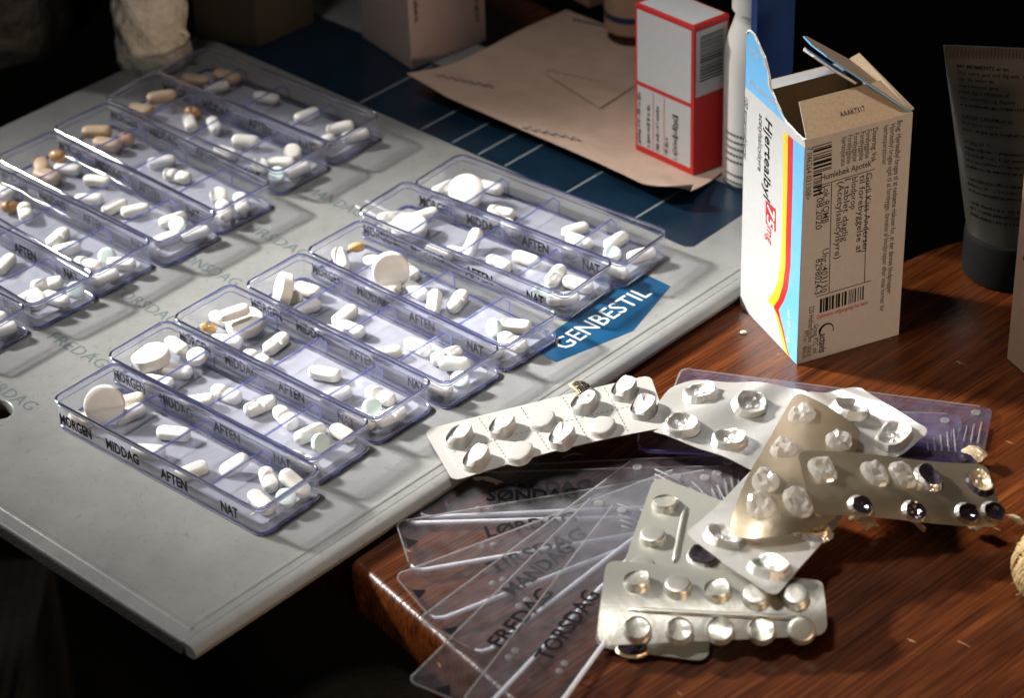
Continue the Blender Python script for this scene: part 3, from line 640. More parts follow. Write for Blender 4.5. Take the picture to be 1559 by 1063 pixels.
for word, px, py, sl, z, an, lab in (
    ('ONSDAG', 636, 754, -.045, TZ+0.3, 'c', 'clear lid printed ONSDAG, lowest and uppermost of the fanned lids'),
    ('SØNDAG', 615, 762, -.025, TZ+1.5, 'c', 'clear lid printed SØNDAG, lying over the ONSDAG lid in the fan'),
    ('LØRDAG', 614, 836, -.17, TZ+2.7, 'c', 'clear lid printed LØRDAG, just below SØNDAG in the fan of lids'),
    ('TIRSDAG', 630, 915, -.385, TZ+3.9, 'c', 'clear lid printed TIRSDAG, between LØRDAG and MANDAG in the fan'),
    ('MANDAG', 634, 946, -.745, TZ+5.1, 't', 'clear lid printed MANDAG, slanting up between TIRSDAG and FREDAG'),
    ('FREDAG', 618, 1040, -1.0, TZ+6.3, 't', 'clear lid printed FREDAG, between MANDAG and TORSDAG at lower left'),
    ('TORSDAG', 700, 1072, -1.30, TZ+7.5, 't', 'clear lid printed TORSDAG, steepest of the fan and nearest the viewer')):
    o = make_lid(word, 'lid', 'lidedge', 'lidthin'); place_lid(o, px, py, sl, z, anchor=an)
    tag(o, lab, 'lid', 'lids of the pill strips fanned out on the table')
for px, py, sl, z, lab in (
    (1010, 620, .235, TZ+0.3, 'violet-tinged clear lid under the foil packs, its ribbed end farthest right'),
    (1024, 596, .13, TZ+1.5, 'violet-tinged clear lid on top at the back edge of the foil pack heap'),
    (972, 654, .03, TZ+2.7, 'clear lid whose blue edge shows between the white pack and the foil pack')):
    o = make_lid('', 'purple', 'purpedge', 'lidthin'); place_lid(o, px, py, sl, z)
    tag(o, lab, 'lid', 'spare lids lying under the blister packs')

# ------------------------------------------------------------------ blister packs
class Pack:
    def __init__(s, name, label, corners, zs, mk, sag=None, bulge=0.0, nu=40, nv=22, group='emptied blister packs heaped on the table', rad=3.5, th=0.35):
        s.c = [G(x, y, z) for (x, y), z in zip(corners, zs)]     # TL, TR, BR, BL
        s.sag = sag or (lambda u, v: 0.0); s.bulge = bulge
        ctr = sum(s.c, V((0,0,0)))/4
        s.root = thing(name, label, 'blister pack', tuple(ctr), 0, group)
        s.lx = ((s.c[1]-s.c[0]).length+(s.c[2]-s.c[3]).length)/2; s.ly = ((s.c[3]-s.c[0]).length+(s.c[2]-s.c[1]).length)/2
        top = []; uvs = []
        for j in range(nv+1):
            for i in range(nu+1):
                u, v = i/nu, j/nv
                x, y = u*s.lx, v*s.ly
                for cx, cy_ in ((rad, rad), (s.lx-rad, rad), (rad, s.ly-rad), (s.lx-rad, s.ly-rad)):
                    if (x-cx)*(1 if cx > s.lx/2 else -1) > 0 and (y-cy_)*(1 if cy_ > s.ly/2 else -1) > 0:
                        d = math.hypot(x-cx, y-cy_); mx_ = max(abs(x-cx), abs(y-cy_))
                        if d > 1e-6: x, y = cx+(x-cx)*mx_/d, cy_+(y-cy_)*mx_/d
                top.append(s.pt(x/s.lx, y/s.ly)); uvs.append((x*S, y*S))
        n = len(top); nw = nu+1
        nrm = [s.fr((k % nw)/nu, (k//nw)/nv)[3] for k in range(n)]
        bot = [p-q*th for p, q in zip(top, nrm)]
        fs = [(j*nw+i, (j+1)*nw+i, (j+1)*nw+i+1, j*nw+i+1) for j in range(nv) for i in range(nu)]
        fs += [(n+j*nw+i, n+j*nw+i+1, n+(j+1)*nw+i+1, n+(j+1)*nw+i) for j in range(nv) for i in range(nu)]
        bd = [i for i in range(nw)]+[j*nw+nu for j in range(1, nv+1)]+[nv*nw+i for i in range(nu-1, -1, -1)]+[j*nw for j in range(nv-1, 0, -1)]
        fs += [(bd[k], bd[(k+1) % len(bd)], n+bd[(k+1) % len(bd)], n+bd[k]) for k in range(len(bd))]
        me = mesh([(p-ctr)*S for p in top+bot], fs, mk, True, None, uvs+uvs)
        s.sheet = new('sheet', me, s.root); smooth_by_angle(s.sheet, 50); s.mk = mk
    def pt(s, u, v):
        p = s.c[0]*(1-u)*(1-v)+s.c[1]*u*(1-v)+s.c[2]*u*v+s.c[3]*(1-u)*v
        dn = ((s.c[3]+s.c[2])-(s.c[0]+s.c[1])).normalized()*(s.bulge*4*u*(1-u)*max(0, v)**2)
        return p+dn+V((0, 0, s.sag(u, v)))
    def fr(s, u, v):
        h = 0.01; p = s.pt(u, v); a = (s.pt(u+h, v)-s.pt(u-h, v)).normalized(); b = (s.pt(u, v-h)-s.pt(u, v+h)).normalized()
        n = a.cross(b).normalized(); return p, a, n.cross(a), n
    def uv(s, px, py):                                  # photo pixel -> (u, v) on this sheet
        u = v = 0.5
        for _ in range(25):
            p = s.pt(u, v); q = G(px, py, p.z)
            a = s.pt(u+.01, v)-s.pt(u-.01, v); b = s.pt(u, v+.01)-s.pt(u, v-.01); d = q-p
            det = a.x*b.y-a.y*b.x; u += .012*(d.x*b.y-d.y*b.x)/det; v += .012*(a.x*d.y-a.y*d.x)/det; u = max(.02, min(.98, u)); v = max(.04, min(.96, v))
        return u, v
    def pocket(s, u, v, rx, ry, h, kind='dome', mk=None, rot=0.0, seed=0, name='pocket', mats=None, rnd_=False):
        rnd = random.Random(seed*7+3); p, a, b, n = s.fr(u, v)
        ca, sa = math.cos(rot), math.sin(rot); a, b = a*ca+b*sa, b*ca-a*sa
        K_ = 28 if kind in ('dome', 'crushed') else 16 if kind == 'tear' else 13
        if kind == 'dome': pr = [(1.12, -.1), (1.04, .18), (1.0, .5), (.97, .82), (.90, .95), (.78, 1.0), (.4, 1.03)]
        elif kind == 'crushed': pr = [(1.12, -.1), (1.04, .18), (1.0, .5), (.97, .82), (.88, 1.0), (.66, .92), (.34, .80)]
        elif kind == 'tear': pr = [(1.16, -.05), (1.06, .30), (1.0, .72), (.93, 1.0), (.82, .92), (.60, .45), (.34, .22), (.12, .30)]
        else: pr = [(1.16, -.06), (1.04, .40), (.92, .85), (.66, 1.0), (.36, .62)]
        ph = [rnd.uniform(0, 6.28) for _ in range(6)]; nk = rnd.choice([2, 3])
        lp = []; jag = [rnd.uniform(-1, 1) for _ in range(K_)]; dang = rnd.uniform(0, 6.28)
        if kind == 'crushed': dang = math.radians(115)+rnd.uniform(-.7, .7)
        for qi, (r, z) in enumerate(pr):
            l = []
            for j in range(K_):
                t = 2*math.pi*j/K_; x = math.cos(t); y = math.sin(t)
                ex = 1.0 if rnd_ else 0.72 if kind in ('dome', 'crushed') else 0.9
                x = math.copysign(abs(x)**ex, x); y = math.copysign(abs(y)**ex, y)
                rr = r; zz = z
                if kind == 'crushed' and qi >= 3:
                    side = x*math.cos(dang)+y*math.sin(dang)
                    zz = z-0.75*max(0, side*r+0.10)-0.10*abs(jag[j % 7])*(qi >= 5)
                    zz = max(zz, 0.12)
                if kind in ('tear', 'flap') and qi > 0:
                    wob = .5*math.sin(nk*t+ph[0])+.35*math.sin((nk+2)*t+ph[1])+.25*math.sin(7*t+ph[2])
                    inn = max(0, qi-2)/5
                    rr = r*(1+(.05+.16*inn)*wob); zz = z*(1+(.55 if kind == 'flap' else .22 if qi < 5 else .6)*wob)+(.10*jag[j] if kind == 'flap' and qi == 2 else 0)
                    zz = max(zz, 0.05)
                l.append(p+a*(x*rx*rr)+b*(y*ry*rr)+n*(zz*h))
            lp.append(l)
        mb = MB(); mb.loops(lp, cap0=False)
        if mats:
            nn = len(mb.f); mb.fm = [0 if i < K_*mats[2] else 1 for i in range(nn)]
            o = mb.build(name, [mats[0], mats[1]], s.root)
        else: o = mb.build(name, mk or s.mk, s.root)
        if kind in ('dome',): smooth_by_angle(o, 40)
        elif kind == 'crushed': smooth_by_angle(o, 32)
        else: smooth_by_angle(o, 18 if kind == 'tear' else 6)
        if not o.data.uv_layers: o.data.uv_layers.new(name='UVMap')
        return o
    def bar(s, u0, v0, u1, v1, r, mk=None, name='ridge'):
        mb = MB(); mb.tube([s.pt(u0+(u1-u0)*t/10, v0+(v1-v0)*t/10)+V((0,0,0.05)) for t in range(11)], [r*0.4]+[r]*9+[r*0.4], 8)
        o = mb.build(name, mk or s.mk, s.root, True); o.data.uv_layers.new(name='UVMap'); return o
    def flap(s, px, py, w_, h_, z, mk, seed, text=None, ang=0.0):
        """torn scrap of lidding foil that curls out from under the pack"""
        rnd = random.Random(seed); c = G(px, py, z); d = V((math.cos(ang), math.sin(ang), 0)); q = V((-d.y, d.x, 0)); mb = MB(); vs = []; nx, ny = 6, 5
        fn = lambda x, y: c+d*(x*w_*(1-.25*abs(y)))+q*(y*h_*0.8)+V((0, 0, 1.6*math.cos(x*2.6)+0.9*math.sin(y*3+seed)-1.2*y))
        for j in range(ny):
            for i in range(nx):
                x, y = i/(nx-1)-.5, j/(ny-1)-.5
                jx = rnd.uniform(-.07, .07) if i in (0, nx-1) else 0; jy = rnd.uniform(-.1, .1) if j in (0, ny-1) else 0
                vs.append(fn(x+jx, y+jy)+V((0,0,rnd.uniform(-.12, .12))))
        mb.add(vs, [(j*nx+i, j*nx+i+1, (j+1)*nx+i+1, (j+1)*nx+i) for j in range(ny-1) for i in range(nx-1)])
        o = mb.build('foil_flap', mk, s.root)
        if text:
            t = MB()
            for k, tx in enumerate(text):
                vs_, fs_, w0 = glyphs(tx, bold=0.02); sc_ = 0.8/max(w0, 2.0); y0 = 0.36-0.8*(k+1)/len(text)+0.05
                t.add([fn(-.4+x*sc_, y0+y*sc_*w_/h_)+V((0, 0, .22)) for x, y in vs_], fs_)
            t.build('lettering', 'ink', s.root)
        return o

# white ten-pocket pack, bubbles up
b1 = Pack('blister_pack', 'white ten-pocket blister pack, bubbles up and some crushed, bridging board and table', [(645, 655), (990, 566), (1018, 650), (690, 733)], [5, 7.5, 6, 4], 'bwhite',
          lambda u, v: 2.2*math.sin(u*math.pi)*v-1.5*u*u*(1-v))
P1 = [(700,663,1),(765,648,1),(826,637,0),(889,613,1),(950,592,1),(726,701,1),(792,690,0),(856,668,1),(917,651,0),(979,624,1)]
for i, (x, y, cr) in enumerate(P1):
    u, v = b1.uv(x, y+(7 if i < 5 else 3))
    b1.pocket(u, v, 6.0, 4.5, 5.0 if cr else 2.6, 'crushed' if cr else 'dome', seed=i, rot=math.radians(48))
dash = MB()
def dashes(pk, mb, u0, v0, u1, v1, n, wd=0.16):
    for k in range(n):
        t0, t1 = (k+.15)/n, (k+.7)/n
        p, q = pk.pt(u0+(u1-u0)*t0, v0+(v1-v0)*t0)+V((0,0,.06)), pk.pt(u0+(u1-u0)*t1, v0+(v1-v0)*t1)+V((0,0,.06))
        s_ = (q-p).cross(V((0,0,1))).normalized()*wd; mb.add([p-s_, p+s_, q+s_, q-s_], [(0, 1, 2, 3)])
for u in (.245, .43, .615, .80): dashes(b1, dash, u-.01, .03, u+.015, .97, 14)
dashes(b1, dash, .06, .52, .98, .50, 40)
dash.build('perforation', 'inkd', b1.root)
p, a, b, n = b1.fr(.035, .62)
letter(MB(), 'zopfern', p+n*.12+b*6, -b, a, width=11, cap=2.0, shear=.2).build('embossing', 'white', b1.root)
b1.flap(886, 596, 13, 8, 7, 'gold', 1, ['ers', 'ADA', '10 mg', 'imvast', 'VA Actav'], math.radians(-65))
b1.flap(742, 735, 12, 6, -4, 'gold', 2, None, math.radians(-20))
b1.flap(872, 697, 9, 4, -4, 'gold', 3, ['10 mg'], math.radians(10))

# crumpled aluminium pack with the light on it
def wav(a1, a2, p=0.0): return lambda u, v: a1*math.sin(u*5.2+p)*(0.6+0.4*v)+a2*math.sin(v*4.2+u*2+p)
b2 = Pack('blister_pack', 'crumpled bright aluminium pack with burst pockets, beside the white pack', [(1032, 583), (1245, 592), (1190, 722), (972, 652)], [7, 10, 5.5, 5.5], 'bfoil', lambda u, v: 1.9*math.sin(u*5.2)*(0.6+0.4*v)+1.3*math.sin(v*4.2+u*2)+.7*math.sin(u*13+v*6), rad=9)
for i, (x, y) in enumerate([(1067,602),(1142,618),(1038,650),(1110,673)]):
    u, v = b2.uv(x, y); b2.pocket(u, v, 6.4, 5.3, 3.0, 'tear', 'bfoil', seed=20+i, rot=.5)
b2b = Pack('blister_pack', 'bright aluminium pack with one corner bent up, right of the heap', [(1215, 610), (1306, 585), (1418, 656), (1330, 720)], [8, 13, 8, 6], 'bfoil', lambda u, v: 1.3*math.sin(u*5.2+1)+1.0*math.sin(v*4.2+u*2+1)+.5*math.sin(u*11-v*7), rad=4)
for i, (x, y) in enumerate([(1294,627),(1361,668)]):
    u, v = b2b.uv(x, y); b2b.pocket(u, v, 8.2, 5.8, 3.2, 'tear', 'bfoil', seed=30+i, rot=.2)
p, a, b, n = b2b.fr(.62, .20)
letter(MB(), 'EXP', p+n*.25, a, b, width=5, cap=1.8).build('embossing', 'bfoil', b2b.root)
b2b.data_uv = None
# satin packs at the front
b6 = Pack('blister_pack', 'satin grey pack standing behind the frontmost pack, tablets still inside', [(997, 724), (1150, 782), (1105, 905), (945, 868)], [6.5, 6.5, 4, 4], 'bolive', lambda u, v: -1.2*v*v, rad=5)
for i, (x, y) in enumerate([(1013,768),(994,819),(978,866)]):
    u, v = b6.uv(x, y+2); b6.pocket(u, v, 4.7, 4.7, 3.0, 'crushed' if i == 0 else 'dome', seed=40+i, rnd_=True)
u0, v0 = b6.uv(1043, 772); u1, v1 = b6.uv(1026, 858); b6.bar(u0, v0, u1, v1, 1.0)
u, v = b6.uv(1072, 846); b6.pocket(u, v, 5.4, 5.4, 1.4, 'tear', None, seed=45, mats=('bolive', 'blackhole', 2))
b8 = Pack('blister_pack', 'satin pack lowest at the front, one corner and an open pocket showing', [(915, 905), (1085, 925), (1078, 1008), (905, 985)], [-3.5, -3.5, -4.5, -4.5], 'bolive', None, rad=5)
u, v = b8.uv(963, 989); b8.pocket(u, v, 5.2, 4.0, 1.2, 'tear', None, seed=50, mats=('gold', 'blackhole', 2))
b7 = Pack('blister_pack', 'frontmost satin pack with ten small round bubbles and a middle ridge', [(924, 853), (1251, 884), (1260, 968), (908, 984)], [9, 9, 1.0, 1.0], 'bolive', lambda u, v: 3.6*(1-(2*v-1)**2)*1.0, rad=4)
P7 = [(970,885),(1032,894),(1092,899),(1151,908),(1211,908),(970,957),(1034,959),(1096,958),(1159,958),(1220,957)]
for i, (x, y) in enumerate(P7):
    u, v = b7.uv(x, y+3); b7.pocket(u, v, 4.6, 4.6, 3.1, 'crushed' if i in (0, 2, 5, 6, 7, 8) else 'dome', seed=60+i, rnd_=True)
u0, v0 = b7.uv(957, 929); u1, v1 = b7.uv(1226, 942); b7.bar(u0, v0, u1, v1, 1.1)
# silver diamond-shaped lie, open pockets
b5 = Pack('blister_pack', 'silver pack lying cornerwise on the frontmost pack with torn pockets', [(1150, 715), (1297, 768), (1180, 916), (1042, 813)], [9, 8, 13, 12.5], 'bfoil', wav(.6, 1.2, 2), rad=4)
for i, (x, y, rx) in enumerate([(1103,822,7.2),(1172,868,7.4),(1236,812,6.8)]):
    u, v = b5.uv(x, y); b5.pocket(u, v, rx, rx*.78, 3.0, 'tear', 'bfoil' if i < 2 else None, seed=70+i, rot=.3, mats=None if i < 2 else ('torn_foil', 'gold', 2))
# tan back-side packs crossing the heap
b3 = Pack('blister_pack', 'tan foil-backed pack running down the middle, lower edge curled over and glaring', [(1212, 596), (1312, 655), (1282, 756), (1106, 782)], [15, 14, 22, 23], 'btan',
          lambda u, v: -85*max(0, v-.66)**2+1.6*math.sin(u*3.1), bulge=9, rad=5)
for i, (x, y, h_) in enumerate([(1221,632,1),(1277,672,1),(1193,684,1),(1166,733,1),(1158,770,1),(1215,765,1)]):
    u, v = b3.uv(x, y); b3.pocket(u, v, 4.4, 5.8, 2.4, 'flap', 'pvc', seed=80+i, rot=.25)
b4 = Pack('blister_pack', 'long tan foil-backed pack lying across at the right, torn along both edges', [(1213, 686), (1502, 706), (1528, 786), (1232, 768)], [25.5, 14, 8, 22], 'btan',
          lambda u, v: -30*max(0, v-.6)**2+.8*math.sin(u*6), rad=4)
for i, (x, y, d_) in enumerate([(1252,716,0),(1332,722,0),(1374,724,0),(1413,729,1),(1491,737,2),(1310,771,1),(1391,779,1),(1472,782,1),(1512,780,1)]):
    u, v = b4.uv(x, y); b4.pocket(u, min(v, .93), 4.2, 5.6 if i < 5 else 3.4, 2.3, 'flap' if d_ == 0 else 'tear', 'pvc' if d_ == 0 else None, seed=90+i, rot=.4 if i < 5 else -.3, mats=None if d_ == 0 else ('torn_foil', 'blackhole', 3) if d_ == 1 else ('blackhole', 'gold', 3))
for x, y, w_, h_, tx in ((1315,797,10,9,None), (1393,800,10,5,None), (1476,800,9,7,['7/5']), (1543,792,9,7,None), (1483,692,10,7,None)):
    b4.flap(x, y, w_, h_, -2, 'gold', int(x), tx, math.radians(-50))

# ------------------------------------------------------------------ the torn medicine carton
PA, PB, PC = G(1127, 465, TZ), G(1213, 556, TZ), G(1368, 510, TZ)
PD_ = PA+PC-PB; BH = 103.3
def Z(p, z): return V((p.x, p.y, TZ+z))
box = thing('medicine_carton', 'white medicine carton torn open at the top, with blue, red and yellow stripes', 'carton', tuple((PA+PC)/2))
th = 0.5
lu = (PB-PA).normalized(); ru = (PC-PB).normalized(); ln = V((lu.y, -lu.x, 0)); rn = V((ru.y, -ru.x, 0))
if ln.dot(PA-PC) < 0: ln = -ln
if rn.dot(PA-PC) > 0: pass
if rn.dot(PB-PD_) < 0: rn = -rn
def panel(name, p, q, z0, z1, nin, mk=('carton', 'board_in')):
    mb = MB(); ins = nin*(-th)
    vs = [Z(p, z0), Z(q, z0), Z(q, z1), Z(p, z1)]; vi = [v+ins for v in vs]
    mb.add(vs+vi, [(0, 1, 2, 3)], 0); mb.add(vs+vi, [(7, 6, 5, 4), (0, 4, 5, 1), (1, 5, 6, 2), (2, 6, 7, 3), (3, 7, 4, 0)], 1)
    return mb.build(name, list(mk), box)
panel('left_panel', PA, PB, .3, BH, ln); panel('front_panel', PB+rn*0.02, PC+rn*0.02, .3, BH, rn)
panel('rear_panel', PD_, PA, .3, BH, -rn); panel('right_panel', PC, PD_, .3, BH, -ln)
MB().add([Z(p, .6) for p in (PA, PB, PC, PD_)]+[Z(p, .15) for p in (PA, PB, PC, PD_)], [(0,1,2,3), (7,6,5,4), (0,4,5,1), (1,5,6,2), (2,6,7,3), (3,7,4,0)]).build('base_panel', 'carton', box)
def onface(px, py, o0, nrm, lift=0.12):
    d = ray(px, py); t = (o0-CO).dot(nrm)/d.dot(nrm); return CO+d*t+nrm*lift
def Lf(px, py, k=0.12): return onface(px, py, PA, ln, k)
def Rf(px, py, k=0.14): return onface(px, py, PB, rn, k)
DN = V((0, 0, -1))
# stripes
ys_ = [((1193,200),(1200,205),(1208,212),(1217,217)), ((1192,280),(1199,280),(1207,285),(1216,290)), ((1191,354),(1197,354),(1205,354),(1215,354)), ((1189,400),(1196,405),(1204,405),(1214,408)), ((1184,430),(1192,435),(1200,440),(1214,444)),
       ((1177,447),(1186,455),(1194,458),(1214,462)), ((1169,457),(1178,467),(1186,472),(1213,480)), ((1178,468),(1184,480),(1189,485),(1213,495)), ((1184,490),(1190,500),(1194,505),(1213,515)), ((1191,520),(1196,525),(1199,530),(1213,538)), ((1195,535),(1200,541),(1203,545),(1213,555))]
for k, (nm, mk) in enumerate((('yellow_stripe', 'yellow'), ('red_stripe', 'red'), ('blue_stripe', 'sky'))):
    mb = MB(); pts = []
    for row in ys_:
        a, b = Lf(*row[k], .1), Lf(*row[k+1], .1)
        if k == 2: b = b-ln*(ln.dot(b-Z(PB,0))-.1); b = Z(PB, 0)*0+V((PB.x, PB.y, b.z))+ln*.1-lu*.05
        pts += [a, b]
    for v in pts:
        v.z = max(v.z, TZ+.5)
    mb.add(pts, [(2*i, 2*i+2, 2*i+3, 2*i+1) for i in range(len(ys_)-1)]); mb.build(nm, mk, box)
def vline(mb, text, a, b, face, cap, left=None, **kw):           # a line of print that reads downwards
    pa, pb = face(*a), face(*b); left = (face is Lf) if left is None else left; hz = lu if left else ru
    wd = abs(pa.z-pb.z); letter(mb, text, pa, DN, hz, width=wd, cap=cap, **kw)
mb = MB(); vline(mb, 'Hjertealbyl', (1166, 178), (1166, 303), Lf, 5.4, bold=.012, shear=.12)
vline(mb, 'acetylsalicylsyre', (1156, 172), (1156, 260), Lf, 3.4, shear=.05); vline(mb, '100 enterotabletter', (1134, 146), (1134, 243), Lf, 3.0, shear=.15)
mb.build('lettering', 'ink', box)
q = [Lf(1166, 304), Lf(1181, 318), Lf(1181, 353), Lf(1166, 339)]
MB().add([v for v in q], [(0, 1, 2, 3)]).build('red_label', 'red', box)
mb = MB(); vline(mb, '75', (1169, 310), (1169, 342), lambda x, y: Lf(x, y, .2), 6.0, True, bold=.01, shear=.15)
mb.v = [v for v in mb.v]; mb.build('lettering', 'white', box)
mb = MB(); vline(mb, 'mg', (1168, 342), (1168, 368), Lf, 5.4, shear=.15); mb.build('lettering', 'red', box)
mb = MB(); vline(mb, 'vnr 40 31 30', (1200, 470), (1200, 520), lambda x, y: Lf(x, y, .2), 2.4, True); mb.build('lettering', 'white', box)
# leaflet-like print on the right face
mb = MB()
for tx, a, b, cp, bo in (
    ('Brug: Hjertealbyl bruges til at nedsætte risikoen for, at der dannes blodpropper.', (1366,184), (1357,447), 2.3, .006), ('Hjertealbyl bruges også til at forebygge, dannelse af blodpropper efter visse former for', (1356,189), (1346,473), 2.3, 0), ('hjerteoperationer.', (1346,191), (1345,252), 2.3, 0),
    ('Dosering: Vok', (1329,195), (1327,247), 2.3, .008), ('Forebyggelse', (1319,198), (1318,241), 2.3, 0), ('Forebyggelse', (1310,201), (1309,244), 2.3, 0), ('Forebyggelse', (1300,203), (1299,246), 2.3, 0), ('Forebyggelse', (1291,206), (1290,249), 2.3, 0), ('hjerteoperatio', (1282,209), (1281,253), 2.3, 0),
    ('7 046264 031308>', (1229,225), (1229,304), 2.4, 0),
    ('Gurli Kiss Andersen', (1319,264), (1314,383), 2.7, .004), ('til forebyggelse af', (1309,267), (1307,385), 2.7, .004), ('blodprop', (1297,270), (1296,319), 2.7, .004), ('1 tablet daglig', (1286,273), (1283,368), 2.7, .004), ('(Acetylsalicylsyre)', (1276,277), (1274,394), 2.7, .004),
    ('Lok.:ROMB', (1254,283), (1254,340), 2.9, .004), ('Unr.:403130', (1252,380), (1251,446), 2.9, .004), ('14.08.2020', (1244,286), (1243,350), 2.9, .004), ('8298024-3', (1242,395), (1241,449), 2.9, .004),
    ('actavis', (1248,509), (1247,538), 3.4, .02), (', Group PTC ehf.', (1239,491), (1237,540), 2.3, 0), ('220 Hafnarfjörður, Island', (1232,467), (1230,543), 2.3, 0), ('MTnr.: 46626', (1223,505), (1222,546), 2.3, 0)):
    vline(mb, tx, a, b, Rf, cp, bold=bo)
mb.build('lettering', 'inkd', box)
pa, pb = Rf(1250, 275), Rf(1326, 252); mb = MB(); letter(mb, 'Humlebæk Apotek', pa, pb-pa, (0,0,1), width=(pb-pa).length, cap=2.7, bold=.008)
def ln_(mb, a, b, wd=.16, face=Rf):
    p, q = face(*a), face(*b); s_ = (q-p).normalized().cross(rn if face is Rf else ln).normalized()*wd; mb.add([p-s_, p+s_, q+s_, q-s_], [(0, 1, 2, 3)])
for a, b in (((1245,283),(1332,257)), ((1266,278),(1262,445)), ((1320,262),(1316,430)), ((1242,452),(1326,427))): ln_(mb, a, b)
mb.build('label_print', 'inkd', box)
mb = MB(); rnd = random.Random(3)
y = 222.0
while y < 298:
    wd = rnd.choice([.18, .18, .3, .45]); x1 = 1266 if y < 262 else 1251
    ln_(mb, (1238, y+2), (x1, y+2-(x1-1238)*.30), wd); y += wd*7+rnd.choice([1.2, 1.8, 2.6])
mb.build('barcode', 'ink', box)
mb = MB(); x = 1250.0
while x < 1316:
    wd = rnd.choice([.18, .18, .3, .5]); yy = 455-(x-1250)*.31; ln_(mb, (x, yy), (x-.6, yy+21), wd); x += wd*6+rnd.choice([1.2, 1.8, 2.6])
mb.build('barcode', 'ink', box)
mb = MB(); pa, pb = Rf(1243, 486), Rf(1321, 463); letter(mb, 'Opbevares utilgængeligt for børn', pa, pb-pa, (0,0,1), width=(pb-pa).length, cap=1.9); mb.build('lettering', 'inkr', box)
pc = Rf(1258, 503); MB().tube([pc+ru*(3.2*math.cos(t))+V((0,0,3.2*math.sin(t))) for t in [math.radians(a) for a in range(-20, 200, 15)]], [.15+.03*i for i in range(15)], 6).build('emblem', 'ink', box)
# blue lid flap torn off along a ragged edge, standing up from the left face
rag = [(1137,50),(1140,47),(1144,48),(1148,53),(1152,60),(1157,70),(1160,80),(1164,88),(1166,97),(1169,106),(1171,117),(1172,128),(1175,140),(1180,150),(1185,163),(1191,177),(1197,191),(1204,201),(1212,207),(1219,210),(1225,215)]
base_ = [Z(PA+lu*(49.0*i/20), BH-.2) for i in range(21)]
tops = []
for i, (x, y) in enumerate(rag):
    p = Lf(x, y, 0); tops.append(p)
fl = MB(); vs = []
low = [V((tops[i].x, tops[i].y, TZ+BH-.2)) for i in range(21)]
for i in range(21):
    if tops[i].z < low[i].z+.3: tops[i].z = low[i].z+.3
n_ = 21; ins = -ln*th
ln2 = ln*.05
vs = [p+ln2 for p in low]+[p+ln2+V((0,0,random.uniform(-.4,.4))) for p in tops]+[p+ins for p in low]+[p+ins+V((0,0,random.uniform(-.3,.6)))+lu*.5 for p in tops]
fl.add(vs, [(i, i+1, n_+i+1, n_+i) for i in range(20)], 0); fl.add(vs, [(2*n_+i+1, 2*n_+i, 3*n_+i, 3*n_+i+1) for i in range(20)], 1)
fl.add(vs, [(n_+i, n_+i+1, 3*n_+i+1, 3*n_+i) for i in range(20)], 2); fl.build('torn_flap', ['sky', 'board_in', 'torn'], box)
mb = MB(); mb.tube([p+ins*.3+V((random.uniform(-.3,.3),random.uniform(-.3,.3),random.uniform(-.3,.4))) for p in tops], [random.uniform(.25,.6) for _ in tops], 5); mb.build('torn_edge', 'torn', box)
mb = MB(); pa = Lf(1137, 126); letter(mb, '100 enterotabletter', Z(PA+lu*4, BH+3)+ln*.2, lu, (0,0,1), width=26, cap=2.6, shear=.1)
letter(mb, 'Hjertealbyl', Z(PA+lu*3, BH+17)+ln*.2, lu, (0,0,1), width=8, cap=2.4); mb.build('lettering', 'carton', box)
def sheet4(name, pts, mk, t=.45, mats=None):
    pts = [V(p) for p in pts]; n = (pts[1]-pts[0]).cross(pts[-1]-pts[0]).normalized()*t; k = len(pts)
    mb = MB(); mb.add(pts+[p-n for p in pts], [tuple(range(k))], 0); mb.add(pts+[p-n for p in pts], [tuple(range(2*k-1, k-1, -1))]+[(i, k+i, k+(i+1) % k, (i+1) % k) for i in range(k)], 1)
    return mb.build(name, mk, box)
# front dust flap, leaning up and back
hA, hB = Z(PB, BH), Z(PC, BH)
inw = (PD_-PC).normalized()
fd = (inw*0.80+V((0,0,.60))).normalized()
dA, dB = hA+ru*4.0+fd*16, hB-ru*7.5+fd*16
sheet4('dust_flap', [hA+ru*.6, hB-ru*.4, dB, dA], ['board_in', 'carton'])
md = (dA*.25+hA*.25+dB*.25+hB*.25); fn_ = (hB-hA).cross(fd).normalized()
if fn_.z < 0: fn_ = -fn_
letter(MB(), 'AAAK7317', md-ru*7-fd*2.5+fn_*.3+ru*2, ru, fd, width=11, cap=2.2).build('lettering', 'inkd', box)
# rear dust flap: white outside, leaning back
rA, rB = Z(PA, BH), Z(PD_, BH)
od = (-inw*-1.0*0.35+V((0,0,.94))).normalized()
bd_ = (inw*.55+V((0,0,.35))).normalized()
sheet4('rear_flap', [rA+ru*1.5, rA+ru*3-inw*6.5+V((0,0,-.6)), rB-ru*5-inw*6.0+V((0,0,-.6)), rB-ru*.5], ['carton', 'board_in'])
# right tuck flap with the other half of the torn lid, leaning inwards over the opening
iw = (PB-PC).normalized(); sd = (iw*.78+V((0,0,.62))).normalized()
tA, tB = Z(PC, BH), Z(PD_, BH)
j = [tA, tB, tB+sd*30-inw*6, tB+sd*36-inw*11, tA+inw*26+sd*40, tA+inw*18+sd*37, tA+inw*9+sd*22, tA+inw*1+sd*7]
sheet4('tuck_flap', j, ['board_in', 'sky'], .6)
off = sd.cross(inw).normalized()
if off.z > 0: off = -off
tp = [tA+inw*12+sd*22, tA+inw*25+sd*23, tA+inw*28+sd*40, tA+inw*24+sd*43, tA+inw*19+sd*41, tA+inw*14+sd*34]
sheet4('torn_strip', [p+off*2.5 for p in tp], ['sky', 'torn'], .5)
mb = MB(); mb.tube([tp[k]+off*2.6+V((random.uniform(-.4,.4),0,random.uniform(-.4,.4))) for k in (0, 5, 4, 3, 2)], .55, 5); mb.build('torn_edge', 'torn', box)
